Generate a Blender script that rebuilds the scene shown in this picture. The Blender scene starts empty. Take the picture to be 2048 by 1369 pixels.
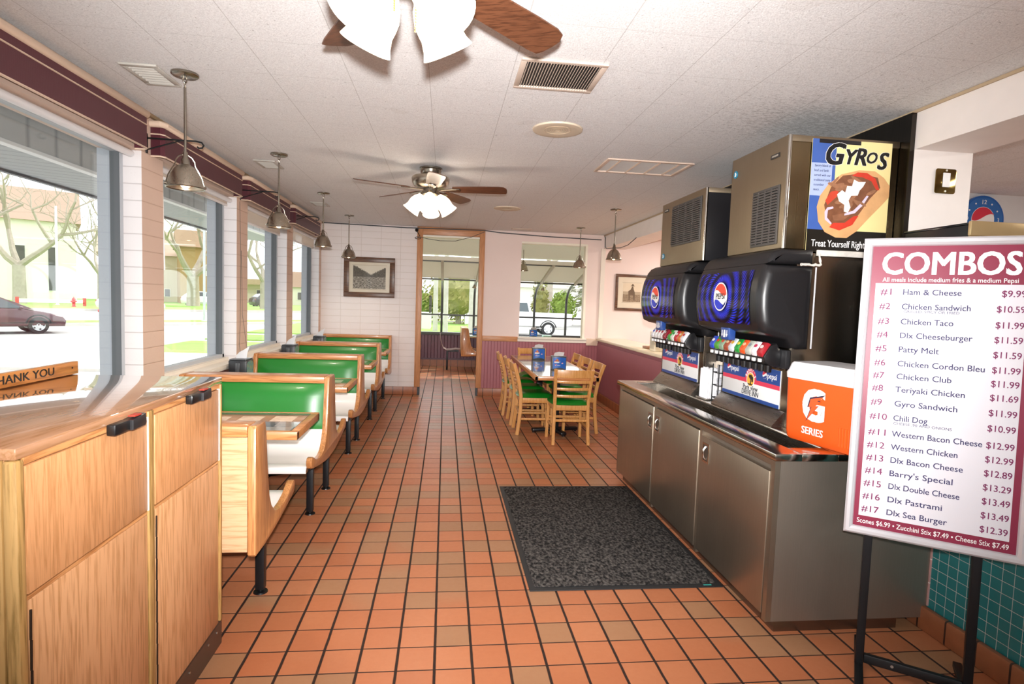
import bpy, bmesh, math, random
from mathutils import Vector, Matrix
from math import sin, cos, pi, radians

random.seed(7)
S = bpy.context.scene
COL = S.collection

# ------------------------------------------------------------------ camera
cam_d = bpy.data.cameras.new('camera')
cam = bpy.data.objects.new('camera', cam_d); COL.objects.link(cam)
FPX = 1167.4
cam_d.sensor_width = 36.0; cam_d.sensor_fit = 'HORIZONTAL'
cam_d.lens = FPX / 2048.0 * 36.0
cam_d.clip_start = 0.05; cam_d.clip_end = 400
yaw, pitch, roll = 0.1157, 0.06904, -0.0345
fw = Vector((sin(yaw)*cos(pitch), cos(yaw)*cos(pitch), -sin(pitch)))
r0 = Vector((cos(yaw), -sin(yaw), 0)); d0 = fw.cross(r0)
r2 = cos(roll)*r0 + sin(roll)*d0; d2 = -sin(roll)*r0 + cos(roll)*d0
Mx = Matrix((r2, -d2, -fw)).transposed().to_4x4()
Mx.translation = Vector((0, 0, 1.5346))
cam.matrix_world = Mx
S.camera = cam

# ------------------------------------------------------------------ view, world, lights
S.view_settings.view_transform = 'Standard'
S.view_settings.look = 'None'
S.view_settings.gamma = 1.0
S.view_settings.use_curve_mapping = False
S.view_settings.exposure = 0.62
S.cycles.sample_clamp_indirect = 6.0
S.cycles.caustics_reflective = False; S.cycles.caustics_refractive = False

W = bpy.data.worlds.new('world'); S.world = W; W.use_nodes = True
bg = W.node_tree.nodes['Background']
bg.inputs[0].default_value = (0.93, 0.97, 1.0, 1); bg.inputs[1].default_value = 1.95

def light(name, kind, loc, energy, color=(1, 1, 1), size=0.1, rot=None, **kw):
    d = bpy.data.lights.new(name, kind); d.energy = energy; d.color = color
    if kind == 'AREA':
        d.shape = 'RECTANGLE'; d.size = size if not isinstance(size, tuple) else size[0]
        d.size_y = size if not isinstance(size, tuple) else size[1]
    elif kind == 'SUN': d.angle = size
    else: d.shadow_soft_size = size
    for k, v in kw.items(): setattr(d, k, v)
    o = bpy.data.objects.new(name, d); COL.objects.link(o); o.location = loc
    if rot: o.rotation_euler = rot
    return o
# sun high behind the building, over the street side
light('sun', 'SUN', (0, 0, 30), 2.4, (1.0, 0.96, 0.88), 0.01, rot=(radians(-30), radians(33), 0))
# the photographer's flash, just above the lens
light('camera_flash', 'SPOT', (0.0, -0.03, 1.645), 700, (1.0, 0.985, 0.97), 0.03, rot=(radians(92), 0, radians(-5)), spot_size=radians(106), spot_blend=1.0)
# ------------------------------------------------------------------ helpers
def lin(c):
    if isinstance(c, str):
        c = tuple(int(c[i:i+2], 16)/255 for i in (0, 2, 4))
    return tuple((v/12.92 if v <= 0.04045 else ((v+0.055)/1.055)**2.4) for v in c[:3]) + (1.0,)

class NT:
    """small node-graph builder on a fresh principled material"""
    def __init__(self, name):
        self.m = bpy.data.materials.new(name); self.m.use_nodes = True
        self.t = self.m.node_tree; self.n = self.t.nodes; self.b = self.n['Principled BSDF']
    def node(self, typ, **kw):
        x = self.n.new(typ)
        for k, v in kw.items(): setattr(x, k, v)
        return x
    def link(self, a, b): self.t.links.new(a, b)
    def val(self, sock, v):
        if hasattr(v, 'is_linked'): self.link(v, sock)
        else: sock.default_value = v
    def math(self, op, a, b=0.0, c=0.0):
        x = self.node('ShaderNodeMath', operation=op)
        self.val(x.inputs[0], a); self.val(x.inputs[1], b)
        if op in ('MULTIPLY_ADD', 'SMOOTH_MIN', 'COMPARE'): self.val(x.inputs[2], c)
        return x.outputs[0]
    def coord(self, kind='Object', scale=(1, 1, 1)):
        tc = self.node('ShaderNodeTexCoord'); mp = self.node('ShaderNodeMapping')
        mp.inputs['Scale'].default_value = scale
        self.link(tc.outputs[kind], mp.inputs[0]); return mp.outputs[0]
    def noise(self, vec, scale=5, detail=3, rough=0.5):
        x = self.node('ShaderNodeTexNoise'); self.link(vec, x.inputs['Vector'])
        x.inputs['Scale'].default_value = scale; x.inputs['Detail'].default_value = detail
        x.inputs['Roughness'].default_value = rough; return x.outputs['Fac']
    def ramp(self, fac, stops, interp='LINEAR'):
        x = self.node('ShaderNodeValToRGB'); x.color_ramp.interpolation = interp
        e = x.color_ramp.elements
        while len(e) < len(stops): e.new(0.5)
        for k, (p, c) in enumerate(stops):
            e[k].position = p; e[k].color = lin(c) if not isinstance(c, float) else (c, c, c, 1)
        self.link(fac, x.inputs[0]); return x.outputs[0]
    def mix(self, fac, a, b):
        x = self.node('ShaderNodeMix', data_type='RGBA'); self.val(x.inputs[0], fac)
        for s, v in ((x.inputs[6], a), (x.inputs[7], b)):
            if isinstance(v, (str, tuple)): s.default_value = lin(v)
            else: self.link(v, s)
        return x.outputs[2]
    def base(self, c):
        if isinstance(c, (str, tuple)): self.b.inputs['Base Color'].default_value = lin(c)
        else: self.link(c, self.b.inputs['Base Color'])
    def bump(self, h, strength=0.3, dist=0.01):
        x = self.node('ShaderNodeBump'); x.inputs['Strength'].default_value = strength
        x.inputs['Distance'].default_value = dist; self.link(h, x.inputs['Height'])
        self.link(x.outputs[0], self.b.inputs['Normal'])
    def set(self, rough=None, metal=None, spec=None, coat=None, sheen=None):
        i = self.b.inputs
        if rough is not None: self.val(i['Roughness'], rough)
        if metal is not None: i['Metallic'].default_value = metal
        if spec is not None: i['Specular IOR Level'].default_value = spec
        if coat is not None: i['Coat Weight'].default_value = coat; i['Coat Roughness'].default_value = 0.08
        return self

_plain = {}
def plain(c, rough=0.5, metal=0.0, spec=0.5, coat=0.0, var=0.06, scale=8):
    """flat paint or plastic with a faint procedural unevenness"""
    key = (c, rough, metal, spec, coat, var, scale)
    if key in _plain: return _plain[key]
    t = NT('paint_%s' % c if isinstance(c, str) else 'paint')
    col = lin(c)
    f = t.noise(t.coord(), scale, 4)
    lo = tuple(max(0, v*(1-var)) for v in col[:3]) + (1,); hi = tuple(min(1, v*(1+var)) for v in col[:3]) + (1,)
    x = t.node('ShaderNodeMix', data_type='RGBA'); t.link(f, x.inputs[0]); x.inputs[6].default_value = lo; x.inputs[7].default_value = hi
    t.link(x.outputs[2], t.b.inputs['Base Color'])
    t.set(rough, metal, spec, coat)
    _plain[key] = t.m
    return t.m

def wood(name, c1, c2, axis='y', rough=0.4, grain=1.0, coat=0.0, fig=0.75):
    """straight grain running along the given axis with soft cathedral figure"""
    t = NT(name)
    k = {'x': (0.9, 14, 14), 'y': (14, 0.9, 14), 'z': (14, 14, 0.9)}[axis]
    v = t.coord('Object', tuple(q*grain for q in k))
    n1 = t.noise(v, 1.6, 3, 0.6)
    n2 = t.noise(t.coord('Object', tuple(q*grain*5 for q in k)), 2.2, 4, 0.7)
    w = t.math('FRACT', t.math('MULTIPLY', n1, 6.0))
    w = t.math('ABSOLUTE', t.math('SUBTRACT', w, 0.5))
    f = t.math('ADD', t.math('MULTIPLY', w, fig), t.math('MULTIPLY', n2, 0.7))
    t.base(t.ramp(f, [(0.30, c2), (0.62, c1), (1.0, c1)]))
    t.bump(n2, 0.08, 0.002)
    t.set(rough, coat=coat)
    return t.m

def emis(name, c, strength, mixc=None):
    t = NT(name); t.base(mixc or c); t.b.inputs['Emission Color'].default_value = lin(c)
    t.b.inputs['Emission Strength'].default_value = strength; t.set(0.4); return t.m

def tb(a):  # orthonormal pair to a
    a = Vector(a).normalized(); u = a.orthogonal().normalized(); return a, u, a.cross(u)

class MB:
    def __init__(self): self.bm = bmesh.new()
    def box(self, x0, x1, y0, y1, z0, z1, bev=0.0, seg=2, M=None):
        m = Matrix.Translation(((x0+x1)/2, (y0+y1)/2, (z0+z1)/2)) @ Matrix.Diagonal((abs(x1-x0), abs(y1-y0), abs(z1-z0), 1))
        if M is not None: m = M @ m
        r = bmesh.ops.create_cube(self.bm, size=1.0, matrix=m)
        if bev:
            ed = {e for v in r['verts'] for e in v.link_edges}
            bmesh.ops.bevel(self.bm, geom=list(ed), offset=bev, segments=seg, affect='EDGES', profile=0.5)
        return self
    def poly(self, pts, flip=False):
        vs = [self.bm.verts.new(p) for p in pts]
        self.bm.faces.new(vs[::-1] if flip else vs); return self
    def ring(self, c, u, v, r, n): return [self.bm.verts.new(Vector(c) + r*(cos(2*pi*i/n)*u + sin(2*pi*i/n)*v)) for i in range(n)]
    def _bridge(self, a, b):
        n = len(a)
        for i in range(n): self.bm.faces.new((a[i], a[(i+1) % n], b[(i+1) % n], b[i]))
    def cyl(self, p0, p1, r0, r1=None, n=16, caps=True):
        p0, p1 = Vector(p0), Vector(p1); r1 = r0 if r1 is None else r1
        a, u, v = tb(p1-p0); A = self.ring(p0, u, v, r0, n); B = self.ring(p1, u, v, r1, n)
        self._bridge(A, B)
        if caps: self.bm.faces.new(A[::-1]); self.bm.faces.new(B)
        return self
    def tube(self, pts, r, n=8, closed=False):
        pts = [Vector(p) for p in pts]; m = len(pts)
        rs = r if isinstance(r, (list, tuple)) else [r]*m
        rings = []; u = None
        for i, p in enumerate(pts):
            if closed: d = pts[(i+1) % m]-pts[i-1]
            else: d = pts[min(i+1, m-1)]-pts[max(i-1, 0)]
            if d.length < 1e-9: d = Vector((0, 0, 1))
            d.normalize()
            if u is None: u = d.orthogonal().normalized()
            else:
                u = u-d*u.dot(d)
                u = u.normalized() if u.length > 1e-6 else d.orthogonal().normalized()
            rings.append(self.ring(p, u, d.cross(u), rs[i], n))
        for i in range(m-1): self._bridge(rings[i], rings[i+1])
        if closed: self._bridge(rings[-1], rings[0])
        else: self.bm.faces.new(rings[0][::-1]); self.bm.faces.new(rings[-1])
        return self
    def lathe(self, prof, M=None, n=24, close=True):
        """prof: list of (r, z), turned about local z"""
        M = M or Matrix()
        prev = None
        for (r, z) in prof:
            if r < 1e-6: cur = [self.bm.verts.new(M @ Vector((0, 0, z)))]
            else: cur = [self.bm.verts.new(M @ Vector((r*cos(2*pi*i/n), r*sin(2*pi*i/n), z))) for i in range(n)]
            if prev is not None:
                for i in range(n):
                    j = (i+1) % n
                    if len(prev) == 1 and len(cur) == 1: break
                    if len(prev) == 1: f = (prev[0], cur[j], cur[i])
                    elif len(cur) == 1: f = (prev[i], prev[j], cur[0])
                    else: f = (prev[i], prev[j], cur[j], cur[i])
                    self.bm.faces.new(f)
            prev = cur
        return self
    def prism(self, pts, axis, a0, a1, bev=0.0, seg=2, M=None):
        """2-d outline pushed along an axis: 'x' -> (y,z), 'y' -> (x,z), 'z' -> (x,y)"""
        f = {'x': lambda p, a: (a, p[0], p[1]), 'y': lambda p, a: (p[0], a, p[1]), 'z': lambda p, a: (p[0], p[1], a)}[axis]
        M = M or Matrix()
        A = [self.bm.verts.new(M @ Vector(f(p, a0))) for p in pts]; B = [self.bm.verts.new(M @ Vector(f(p, a1))) for p in pts]
        n = len(pts); fs = []
        for i in range(n): fs.append(self.bm.faces.new((A[i], A[(i+1) % n], B[(i+1) % n], B[i])))
        fa = self.bm.faces.new(A[::-1]); fb = self.bm.faces.new(B)
        bmesh.ops.recalc_face_normals(self.bm, faces=fs+[fa, fb])
        if bev:
            bmesh.ops.bevel(self.bm, geom=list(fa.edges)+list(fb.edges), offset=bev, segments=seg, affect='EDGES', profile=0.5)
        return self
    def sheet(self, rows, th=0.0, nrm=None):
        """grid of points; a thickness pushes a second skin along nrm"""
        R = [[self.bm.verts.new(p) for p in row] for row in rows]
        h, w = len(R), len(R[0])
        for i in range(h-1):
            for j in range(w-1): self.bm.faces.new((R[i][j], R[i][j+1], R[i+1][j+1], R[i+1][j]))
        if th:
            o = Vector(nrm)*th
            Q = [[self.bm.verts.new(Vector(p)+o) for p in row] for row in rows]
            for i in range(h-1):
                for j in range(w-1): self.bm.faces.new((Q[i][j], Q[i+1][j], Q[i+1][j+1], Q[i][j+1]))
            for i in range(h-1):
                self.bm.faces.new((R[i][0], R[i+1][0], Q[i+1][0], Q[i][0])); self.bm.faces.new((R[i][-1], Q[i][-1], Q[i+1][-1], R[i+1][-1]))
            for j in range(w-1):
                self.bm.faces.new((R[0][j], Q[0][j], Q[0][j+1], R[0][j+1])); self.bm.faces.new((R[-1][j], R[-1][j+1], Q[-1][j+1], Q[-1][j]))
        return self
    def blob(self, c, r, sub=2, sq=(1, 1, 1), amp=0.0, seed=0):
        rr = random.Random(seed)
        x = bmesh.ops.create_icosphere(self.bm, subdivisions=sub, radius=1.0)
        for v in x['verts']:
            k = 1+amp*(rr.random()-0.5)*2
            v.co = Vector((c[0]+v.co.x*r*sq[0]*k, c[1]+v.co.y*r*sq[1]*k, c[2]+v.co.z*r*sq[2]*k))
        return self
    def mesh(self, me, M):
        n0 = len(self.bm.verts)
        vs = [self.bm.verts.new(M @ v.co) for v in me.vertices]
        for p in me.polygons:
            try: self.bm.faces.new([vs[i] for i in p.vertices])
            except ValueError: pass
        return self
    def text(self, s, M, size, align='CENTER', bold=0.0, sx=1.0, shear=0.0, ex=0.0004, space=1.0, fit=None):
        me = text_mesh(s, size, align, 0.0, shear, ex, space)
        if fit:
            xs = [v.co.x for v in me.vertices]; sx = fit/(max(xs)-min(xs))
        D = Matrix.Diagonal((sx, 1, 1, 1)); k = bold*size
        for i, (dx, dy) in enumerate(((0, 0),) if not bold else ((-k, -k*0.6), (k, -k*0.6), (-k, k*0.6), (k, k*0.6))):
            self.mesh(me, M @ Matrix.Translation((dx, dy, 0.00015*i)) @ D)
        return self
    def flat(self, pts, M, th=0.0006):
        """flat 2-d shape of small thickness on the plane of M"""
        return self.prism(pts, 'z', 0.0, th, M=M)
    def build(self, name, mat, parent=None, ang=38, matfn=None, loc=None):
        me = bpy.data.meshes.new(name)
        bmesh.ops.recalc_face_normals(self.bm, faces=self.bm.faces[:]) if not getattr(self, 'keep', False) else None
        if matfn:
            self.bm.normal_update()
            for f in self.bm.faces: f.material_index = matfn(f)
        self.bm.to_mesh(me); self.bm.free()
        for m in (mat if isinstance(mat, (list, tuple)) else [mat]): me.materials.append(m)
        if ang:
            me.polygons.foreach_set('use_smooth', [True]*len(me.polygons)); me.set_sharp_from_angle(angle=radians(ang))
        o = bpy.data.objects.new(name, me); COL.objects.link(o)
        if parent is not None: o.parent = parent
        if loc is not None: o.location = loc
        return o

_tc = {}
def text_mesh(s, size, align, bold, shear, ex, space):
    key = (s, size, align, bold, shear, ex, space)
    if key in _tc: return _tc[key]
    c = bpy.data.curves.new('t', 'FONT'); c.body = s; c.size = size; c.align_x = align; c.align_y = 'CENTER'
    c.offset = bold*size; c.shear = shear; c.extrude = ex; c.resolution_u = 3; c.space_character = space
    o = bpy.data.objects.new('t', c); COL.objects.link(o)
    bpy.context.view_layer.update()
    me = bpy.data.meshes.new_from_object(o.evaluated_get(bpy.context.evaluated_depsgraph_get()))
    bpy.data.objects.remove(o); bpy.data.curves.remove(c)
    _tc[key] = me
    return me

def plane(o, r, u):
    """matrix whose local x, y run along r, u from the point o; z looks at the viewer of the print"""
    r = Vector(r).normalized(); u = Vector(u).normalized(); n = r.cross(u)
    M = Matrix((r, u, n)).transposed().to_4x4(); M.translation = Vector(o); return M

def tag(o, label=None, cat=None, group=None, kind=None):
    if label: o['label'] = label
    if cat: o['category'] = cat
    if group: o['group'] = group
    if kind: o['kind'] = kind
    return o
def thing(name, label, cat, loc=(0, 0, 0), rotz=0.0, group=None):
    o = bpy.data.objects.new(name, None); COL.objects.link(o); o.location = loc; o.rotation_euler = (0, 0, rotz)
    o.empty_display_size = 0.05
    return tag(o, label, cat, group)
def struct(name, mb, mat, parent=None, **kw):
    o = mb.build(name, mat, parent, **kw)
    if parent is None: o['kind'] = 'structure'
    return o
def dup(root, loc, label=None, rotz=None, group=None):
    def cp(o, par):
        c = o.copy(); COL.objects.link(c)
        if par is not None: c.parent = par
        for ch in list(o.children): cp(ch, c)
        return c
    r = cp(root, None); r.location = loc
    if rotz is not None: r.rotation_euler = (0, 0, rotz)
    if label: r['label'] = label
    if group: r['group'] = group
    return r
def circ(r, n=24, cx=0, cy=0, a0=0, a1=2*pi, ry=None):
    full = abs(a1-a0-2*pi) < 1e-6
    m = n if full else n+1
    return [(cx+r*cos(a0+(a1-a0)*i/n), cy+(ry or r)*sin(a0+(a1-a0)*i/n)) for i in range(m)]
def rrect(w, h, r, cx=0, cy=0, n=4):
    p = []
    for sx, sy, a in ((1, 1, 0), (-1, 1, pi/2), (-1, -1, pi), (1, -1, 3*pi/2)):
        for i in range(n+1):
            t = a+pi/2*i/n; p.append((cx+sx*(w/2-r)+r*cos(t), cy+sy*(h/2-r)+r*sin(t)))
    return p
# ------------------------------------------------------------------ surface materials
def mat_floor():
    t = NT('quarry_tile')
    tc = t.node('ShaderNodeTexCoord'); sp = t.node('ShaderNodeSeparateXYZ'); t.link(tc.outputs['Object'], sp.inputs[0])
    u = t.math('ADD', t.math('DIVIDE', sp.outputs[0], 0.158), 5.024)
    v = t.math('ADD', t.math('DIVIDE', sp.outputs[1], 0.16231), 0.5903+40)
    def edge(q, w):
        f = t.math('FRACT', q); d = t.math('MINIMUM', f, t.math('SUBTRACT', 1.0, f))
        x = t.node('ShaderNodeMapRange', interpolation_type='SMOOTHSTEP'); t.link(d, x.inputs[0])
        x.inputs[1].default_value = w; x.inputs[2].default_value = w*1.8; return x.outputs[0]
    wob = t.noise(t.coord('Object', (1, 1, 1)), 9, 2)
    body = t.math('MULTIPLY', edge(t.math('ADD', u, t.math('MULTIPLY', wob, 0.02)), 0.026), edge(t.math('ADD', v, t.math('MULTIPLY', wob, 0.02)), 0.014))
    cb = t.node('ShaderNodeCombineXYZ'); t.link(t.math('FLOOR', u), cb.inputs[0]); t.link(t.math('FLOOR', v), cb.inputs[1])
    wn = t.node('ShaderNodeTexWhiteNoise', noise_dimensions='2D'); t.link(cb.outputs[0], wn.inputs['Vector'])
    region = t.noise(t.coord('Object', (0.5, 0.9, 1)), 0.9, 1)
    pick = t.math('ADD', wn.outputs['Value'], t.math('MULTIPLY', t.math('SUBTRACT', region, 0.5), 1.3))
    c = t.ramp(pick, [(0.0, 'bd744e'), (0.35, 'c58059'), (0.62, 'ba724c'), (0.70, 'ae8260'), (1.0, 'a67a58')])
    mott = t.noise(t.coord('Object'), 35, 5, 0.65)
    c = t.mix(t.math('MULTIPLY', mott, 0.25), c, '96502f')
    c = t.mix(body, '2a1a14', c)
    t.base(c)
    t.set(t.math('ADD', t.math('MULTIPLY', body, -0.35), t.math('ADD', t.math('MULTIPLY', mott, 0.22), 0.60)), spec=0.45)
    t.bump(body, 0.6, 0.004)
    return t.m
def mat_ceiling():
    t = NT('ceiling_tile')
    tc = t.node('ShaderNodeTexCoord'); sp = t.node('ShaderNodeSeparateXYZ'); t.link(tc.outputs['Object'], sp.inputs[0])
    def seam(q, k, o):
        f = t.math('FRACT', t.math('ADD', t.math('DIVIDE', q, k), o)); d = t.math('ABSOLUTE', t.math('SUBTRACT', f, 0.5))
        return t.math('GREATER_THAN', d, 0.4955)
    s = t.math('MAXIMUM', seam(sp.outputs[0], 0.406, 0.27), t.math('MULTIPLY', seam(sp.outputs[1], 0.406, 0.1), 0.6))
    n = t.noise(t.coord(), 150, 6, 0.75); blot = t.noise(t.coord(), 1.3, 3)
    spk = t.math('GREATER_THAN', t.noise(t.coord(), 62, 2), 0.73)
    c = t.ramp(n, [(0.3, 'c8c6c6'), (0.55, 'e6e5e5'), (0.8, 'f1f0f0')])
    c = t.mix(t.math('MULTIPLY', s, 0.42), c, '857c74')
    c = t.mix(t.math('MULTIPLY', spk, 0.5), c, '6e6258')
    vm = t.node('ShaderNodeVectorMath', operation='DISTANCE'); t.link(tc.outputs['Object'], vm.inputs[0]); vm.inputs[1].default_value = (2.1, 3.3, 2.656)
    near = t.math('MAXIMUM', t.math('SUBTRACT', 1.0, t.math('DIVIDE', vm.outputs['Value'], 1.1)), 0.0)
    dirt = t.math('MULTIPLY', t.math('GREATER_THAN', t.math('ADD', t.noise(t.coord('Object', (1, 2.2, 1)), 34, 5, 0.8), t.math('MULTIPLY', near, 0.24)), 0.70), 0.32)
    c = t.mix(dirt, c, '5d5854')
    c = t.mix(t.math('MULTIPLY', t.math('GREATER_THAN', blot, 0.68), 0.08), c, 'a08a70')
    t.base(c); t.set(0.95, spec=0.1); t.bump(n, 0.55, 0.006)
    return t.m
def mat_block(name, face, joint, bw, bh, axis, oz=0.0, ox=0.0, off=0.0):
    """painted stacked block: bw x bh courses, horizontal run along axis (0 = x, 1 = y)"""
    t = NT(name)
    tc = t.node('ShaderNodeTexCoord'); sp = t.node('ShaderNodeSeparateXYZ'); t.link(tc.outputs['Object'], sp.inputs[0])
    def seam(q, k, o, w):
        f = t.math('FRACT', t.math('ADD', t.math('DIVIDE', q, k), o)); d = t.math('MINIMUM', f, t.math('SUBTRACT', 1.0, f))
        x = t.node('ShaderNodeMapRange'); t.link(d, x.inputs[0]); x.inputs[2].default_value = w/k; return x.outputs[0]
    h = seam(sp.outputs[2], bh, oz, 0.005)
    body = t.math('MULTIPLY', h, seam(sp.outputs[axis], bw, ox, 0.005)) if bw else h
    n = t.noise(t.coord(), 60, 5, 0.7); big = t.noise(t.coord(), 3, 3)
    c = t.mix(t.math('MULTIPLY', big, 0.3), face, joint)
    c = t.mix(t.math('GREATER_THAN', n, 0.7), c, joint)
    t.base(t.mix(t.math('MULTIPLY', t.math('SUBTRACT', 1.0, body), 0.75), c, joint)); t.set(0.6, spec=0.3)
    t.bump(t.math('ADD', body, t.math('MULTIPLY', n, 0.35)), 0.4, 0.005)
    return t.m
def mat_bead(name, c1, c2, axis, pitch=0.042):
    t = NT(name)
    tc = t.node('ShaderNodeTexCoord'); sp = t.node('ShaderNodeSeparateXYZ'); t.link(tc.outputs['Object'], sp.inputs[0])
    f = t.math('FRACT', t.math('DIVIDE', sp.outputs[axis], pitch)); d = t.math('ABSOLUTE', t.math('SUBTRACT', f, 0.5))
    x = t.node('ShaderNodeMapRange'); t.link(d, x.inputs[0]); x.inputs[1].default_value = 0.5; x.inputs[2].default_value = 0.40
    n = t.noise(t.coord(), 12, 4)
    t.base(t.mix(x.outputs[0], c2, t.mix(t.math('MULTIPLY', n, 0.3), c1, c2))); t.set(0.42)
    t.bump(x.outputs[0], 0.6, 0.006)
    return t.m
def mat_gridtile(name, face, grout, k, gloss=0.12):
    t = NT(name)
    tc = t.node('ShaderNodeTexCoord'); sp = t.node('ShaderNodeSeparateXYZ'); t.link(tc.outputs['Object'], sp.inputs[0])
    def seam(q):
        f = t.math('FRACT', t.math('DIVIDE', q, k)); d = t.math('MINIMUM', f, t.math('SUBTRACT', 1.0, f))
        x = t.node('ShaderNodeMapRange'); t.link(d, x.inputs[0]); x.inputs[1].default_value = 0.012; x.inputs[2].default_value = 0.035; return x.outputs[0]
    b = t.math('MULTIPLY', seam(sp.outputs[1]), seam(sp.outputs[2]))
    t.base(t.mix(b, grout, t.mix(t.math('MULTIPLY', t.noise(t.coord(), 9, 3), 0.35), face, '14474c'))); t.set(gloss); t.bump(b, 0.5, 0.003)
    return t.m
def mat_cove(name, k, axis):
    t = NT(name)
    tc = t.node('ShaderNodeTexCoord'); sp = t.node('ShaderNodeSeparateXYZ'); t.link(tc.outputs['Object'], sp.inputs[0])
    f = t.math('FRACT', t.math('DIVIDE', sp.outputs[axis], k)); d = t.math('MINIMUM', f, t.math('SUBTRACT', 1.0, f))
    t.base(t.mix(t.math('GREATER_THAN', d, 0.03), '33211a', t.mix(t.noise(t.coord(), 14, 4), 'ad6d49', '8d5436'))); t.set(0.4)
    return t.m
def mat_steel(name, c='b6afa6', rough=0.3, axis='z', metal=1.0):
    t = NT(name)
    k = {'x': (2, 260, 260), 'y': (260, 2, 260), 'z': (260, 260, 2)}[axis]
    n = t.noise(t.coord('Object', k), 1.0, 2); sm = t.noise(t.coord('Object', (2.5, 2.5, 2.5)), 1.5, 4, 0.6)
    t.base(t.mix(t.math('MULTIPLY', n, 0.22), c, '77706a'))
    t.set(t.math('ADD', t.math('MULTIPLY', n, 0.10), t.math('ADD', t.math('MULTIPLY', sm, 0.16), rough-0.10)), metal)
    t.bump(n, 0.04, 0.001)
    return t.m
def mat_glass(name, tint=(1, 1, 1, 1), refl=0.055):
    m = bpy.data.materials.new(name); m.use_nodes = True; t = m.node_tree; t.nodes.clear()
    o = t.nodes.new('ShaderNodeOutputMaterial'); mx = t.nodes.new('ShaderNodeMixShader')
    a = t.nodes.new('ShaderNodeBsdfTransparent'); a.inputs[0].default_value = tint
    g = t.nodes.new('ShaderNodeBsdfGlossy'); g.inputs['Roughness'].default_value = 0.02
    lw = t.nodes.new('ShaderNodeLayerWeight'); lw.inputs[0].default_value = 0.25
    mm = t.nodes.new('ShaderNodeMath'); mm.operation = 'MULTIPLY_ADD'; mm.inputs[1].default_value = 0.12; mm.inputs[2].default_value = refl
    t.links.new(lw.outputs['Facing'], mm.inputs[0]); t.links.new(mm.outputs[0], mx.inputs[0])
    t.links.new(a.outputs[0], mx.inputs[1]); t.links.new(g.outputs[0], mx.inputs[2]); t.links.new(mx.outputs[0], o.inputs[0])
    return m

M_floor = mat_floor(); M_ceil = mat_ceiling(); M_glass = mat_glass('window_glass', (0.97, 0.985, 0.98, 1))
M_white = plain('ece4df', 0.55); M_trimw = plain('e6ddd0', 0.45); M_beige = plain('d9bfae', 0.6)
M_pinkw = mat_block('pink_painted_wall', 'ecd9d2', 'dcc5bc', 0, 50, 0)
M_alu = plain('b9bdc2', 0.55); M_dark = plain('1c1c1f', 0.45); M_black = plain('111113', 0.35)
M_blackmetal = plain('17181b', 0.4, 0.3)
M_block_back = mat_block('white_stack_block', 'eee6e4', 'd2c4bb', 0.301, 0.1018, 0, 0.0, 0.37)
M_block_in = mat_block('beige_block', 'e0c4b2', 'bf9c86', 0, 0.1045, 1)
M_block_jamb = mat_block('white_block', 'e2dddd', 'a9a0a0', 0, 0.1045, 1)
M_bead_l = mat_bead('maroon_beadboard', '8c4a4c', '5c2c30', 1)
M_bead_b = mat_bead('maroon_beadboard_back', 'a25f66', '8d4f57', 0, 0.05)
M_bead_s = mat_bead('shaded_maroon_beadboard', '6c3d4f', '2f1823', 0, 0.075)  # sunroom beadboard, the shade of its backlit side put into the colour
M_maroon = plain('9c5f68', 0.45)
M_oak_trim = wood('oak_trim', 'c98f63', 'b27a50', 'z', 0.4)
M_oak_trimx = wood('oak_trim_level', 'c98f63', 'b27a50', 'x', 0.4)
M_cove_x = mat_cove('cove_tile_x', 0.158, 0); M_cove_y = mat_cove('cove_tile_y', 0.158, 1)
M_steel = mat_steel('brushed_steel'); M_steelh = mat_steel('brushed_steel_level', axis='y', rough=0.26)
M_chrome = plain('c9c5bd', 0.16, 1.0); M_nickel = mat_steel('brushed_nickel', 'b5aa9a', 0.26)
M_blacksteel = mat_steel('dark_sheet_metal', '3a3734', 0.22)
M_nickel_b = plain('989084', 0.24, 1.0)

ZC, YF, XL, XR = 2.656, 9.337, -1.92, 2.534
# ------------------------------------------------------------------ room shell
struct('floor', MB().box(-2.05, 6.0, -3.0, 13.6, -0.12, 0.0), M_floor)
struct('ceiling', MB().box(-2.17, 6.0, -3.0, 9.45, ZC, ZC+0.14), M_ceil)
PIL = [(0.95, 1.25), (3.981, 4.264), (5.671, 5.967), (7.386, 7.666), (9.202, 9.45)]
WIN = [(-1.6, 0.95), (1.25, 3.981), (4.264, 5.671), (5.967, 7.386), (7.666, 9.202)]
mb = MB()
for a, b in [(-3.0, -1.6)]+PIL: mb.box(-2.17, XL, a, b, 0.0, ZC)
struct('wall_left', mb, [M_block_in, M_block_jamb], ang=None, matfn=lambda f: 1 if abs(f.normal.y) > 0.7 else 0)
mb = MB()
for a, b in WIN: mb.box(-2.17, XL, a, b, 2.40, ZC)
struct('wall_left_header', mb, M_beige, ang=None)
mb = MB()
for a, b in WIN: mb.box(-2.17, -1.93, a, b, 0.0, 0.885)
struct('wall_left_apron', mb, M_beige, ang=None)
struct('wall_left_beadboard', MB().box(-1.93, -1.895, 2.65, 9.33, 0.13, 0.885), M_bead_l, ang=None)
for k, (a, b) in enumerate(WIN[1:]):
    struct('trim_%d' % (k+1), MB().box(-2.19, -1.872, a+0.003, b-0.003, 0.885, 0.905, 0.004).box(-1.886, -1.868, a+0.003, b-0.003, 0.862, 0.89, 0.003).box(-2.05, -1.99, a+0.003, b-0.003, 0.905, 0.932), M_trimw)
struct('baseboard_left', MB().box(-1.93, -1.885, 2.65, 9.33, 0.0, 0.13, 0.01), M_cove_y)
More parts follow.
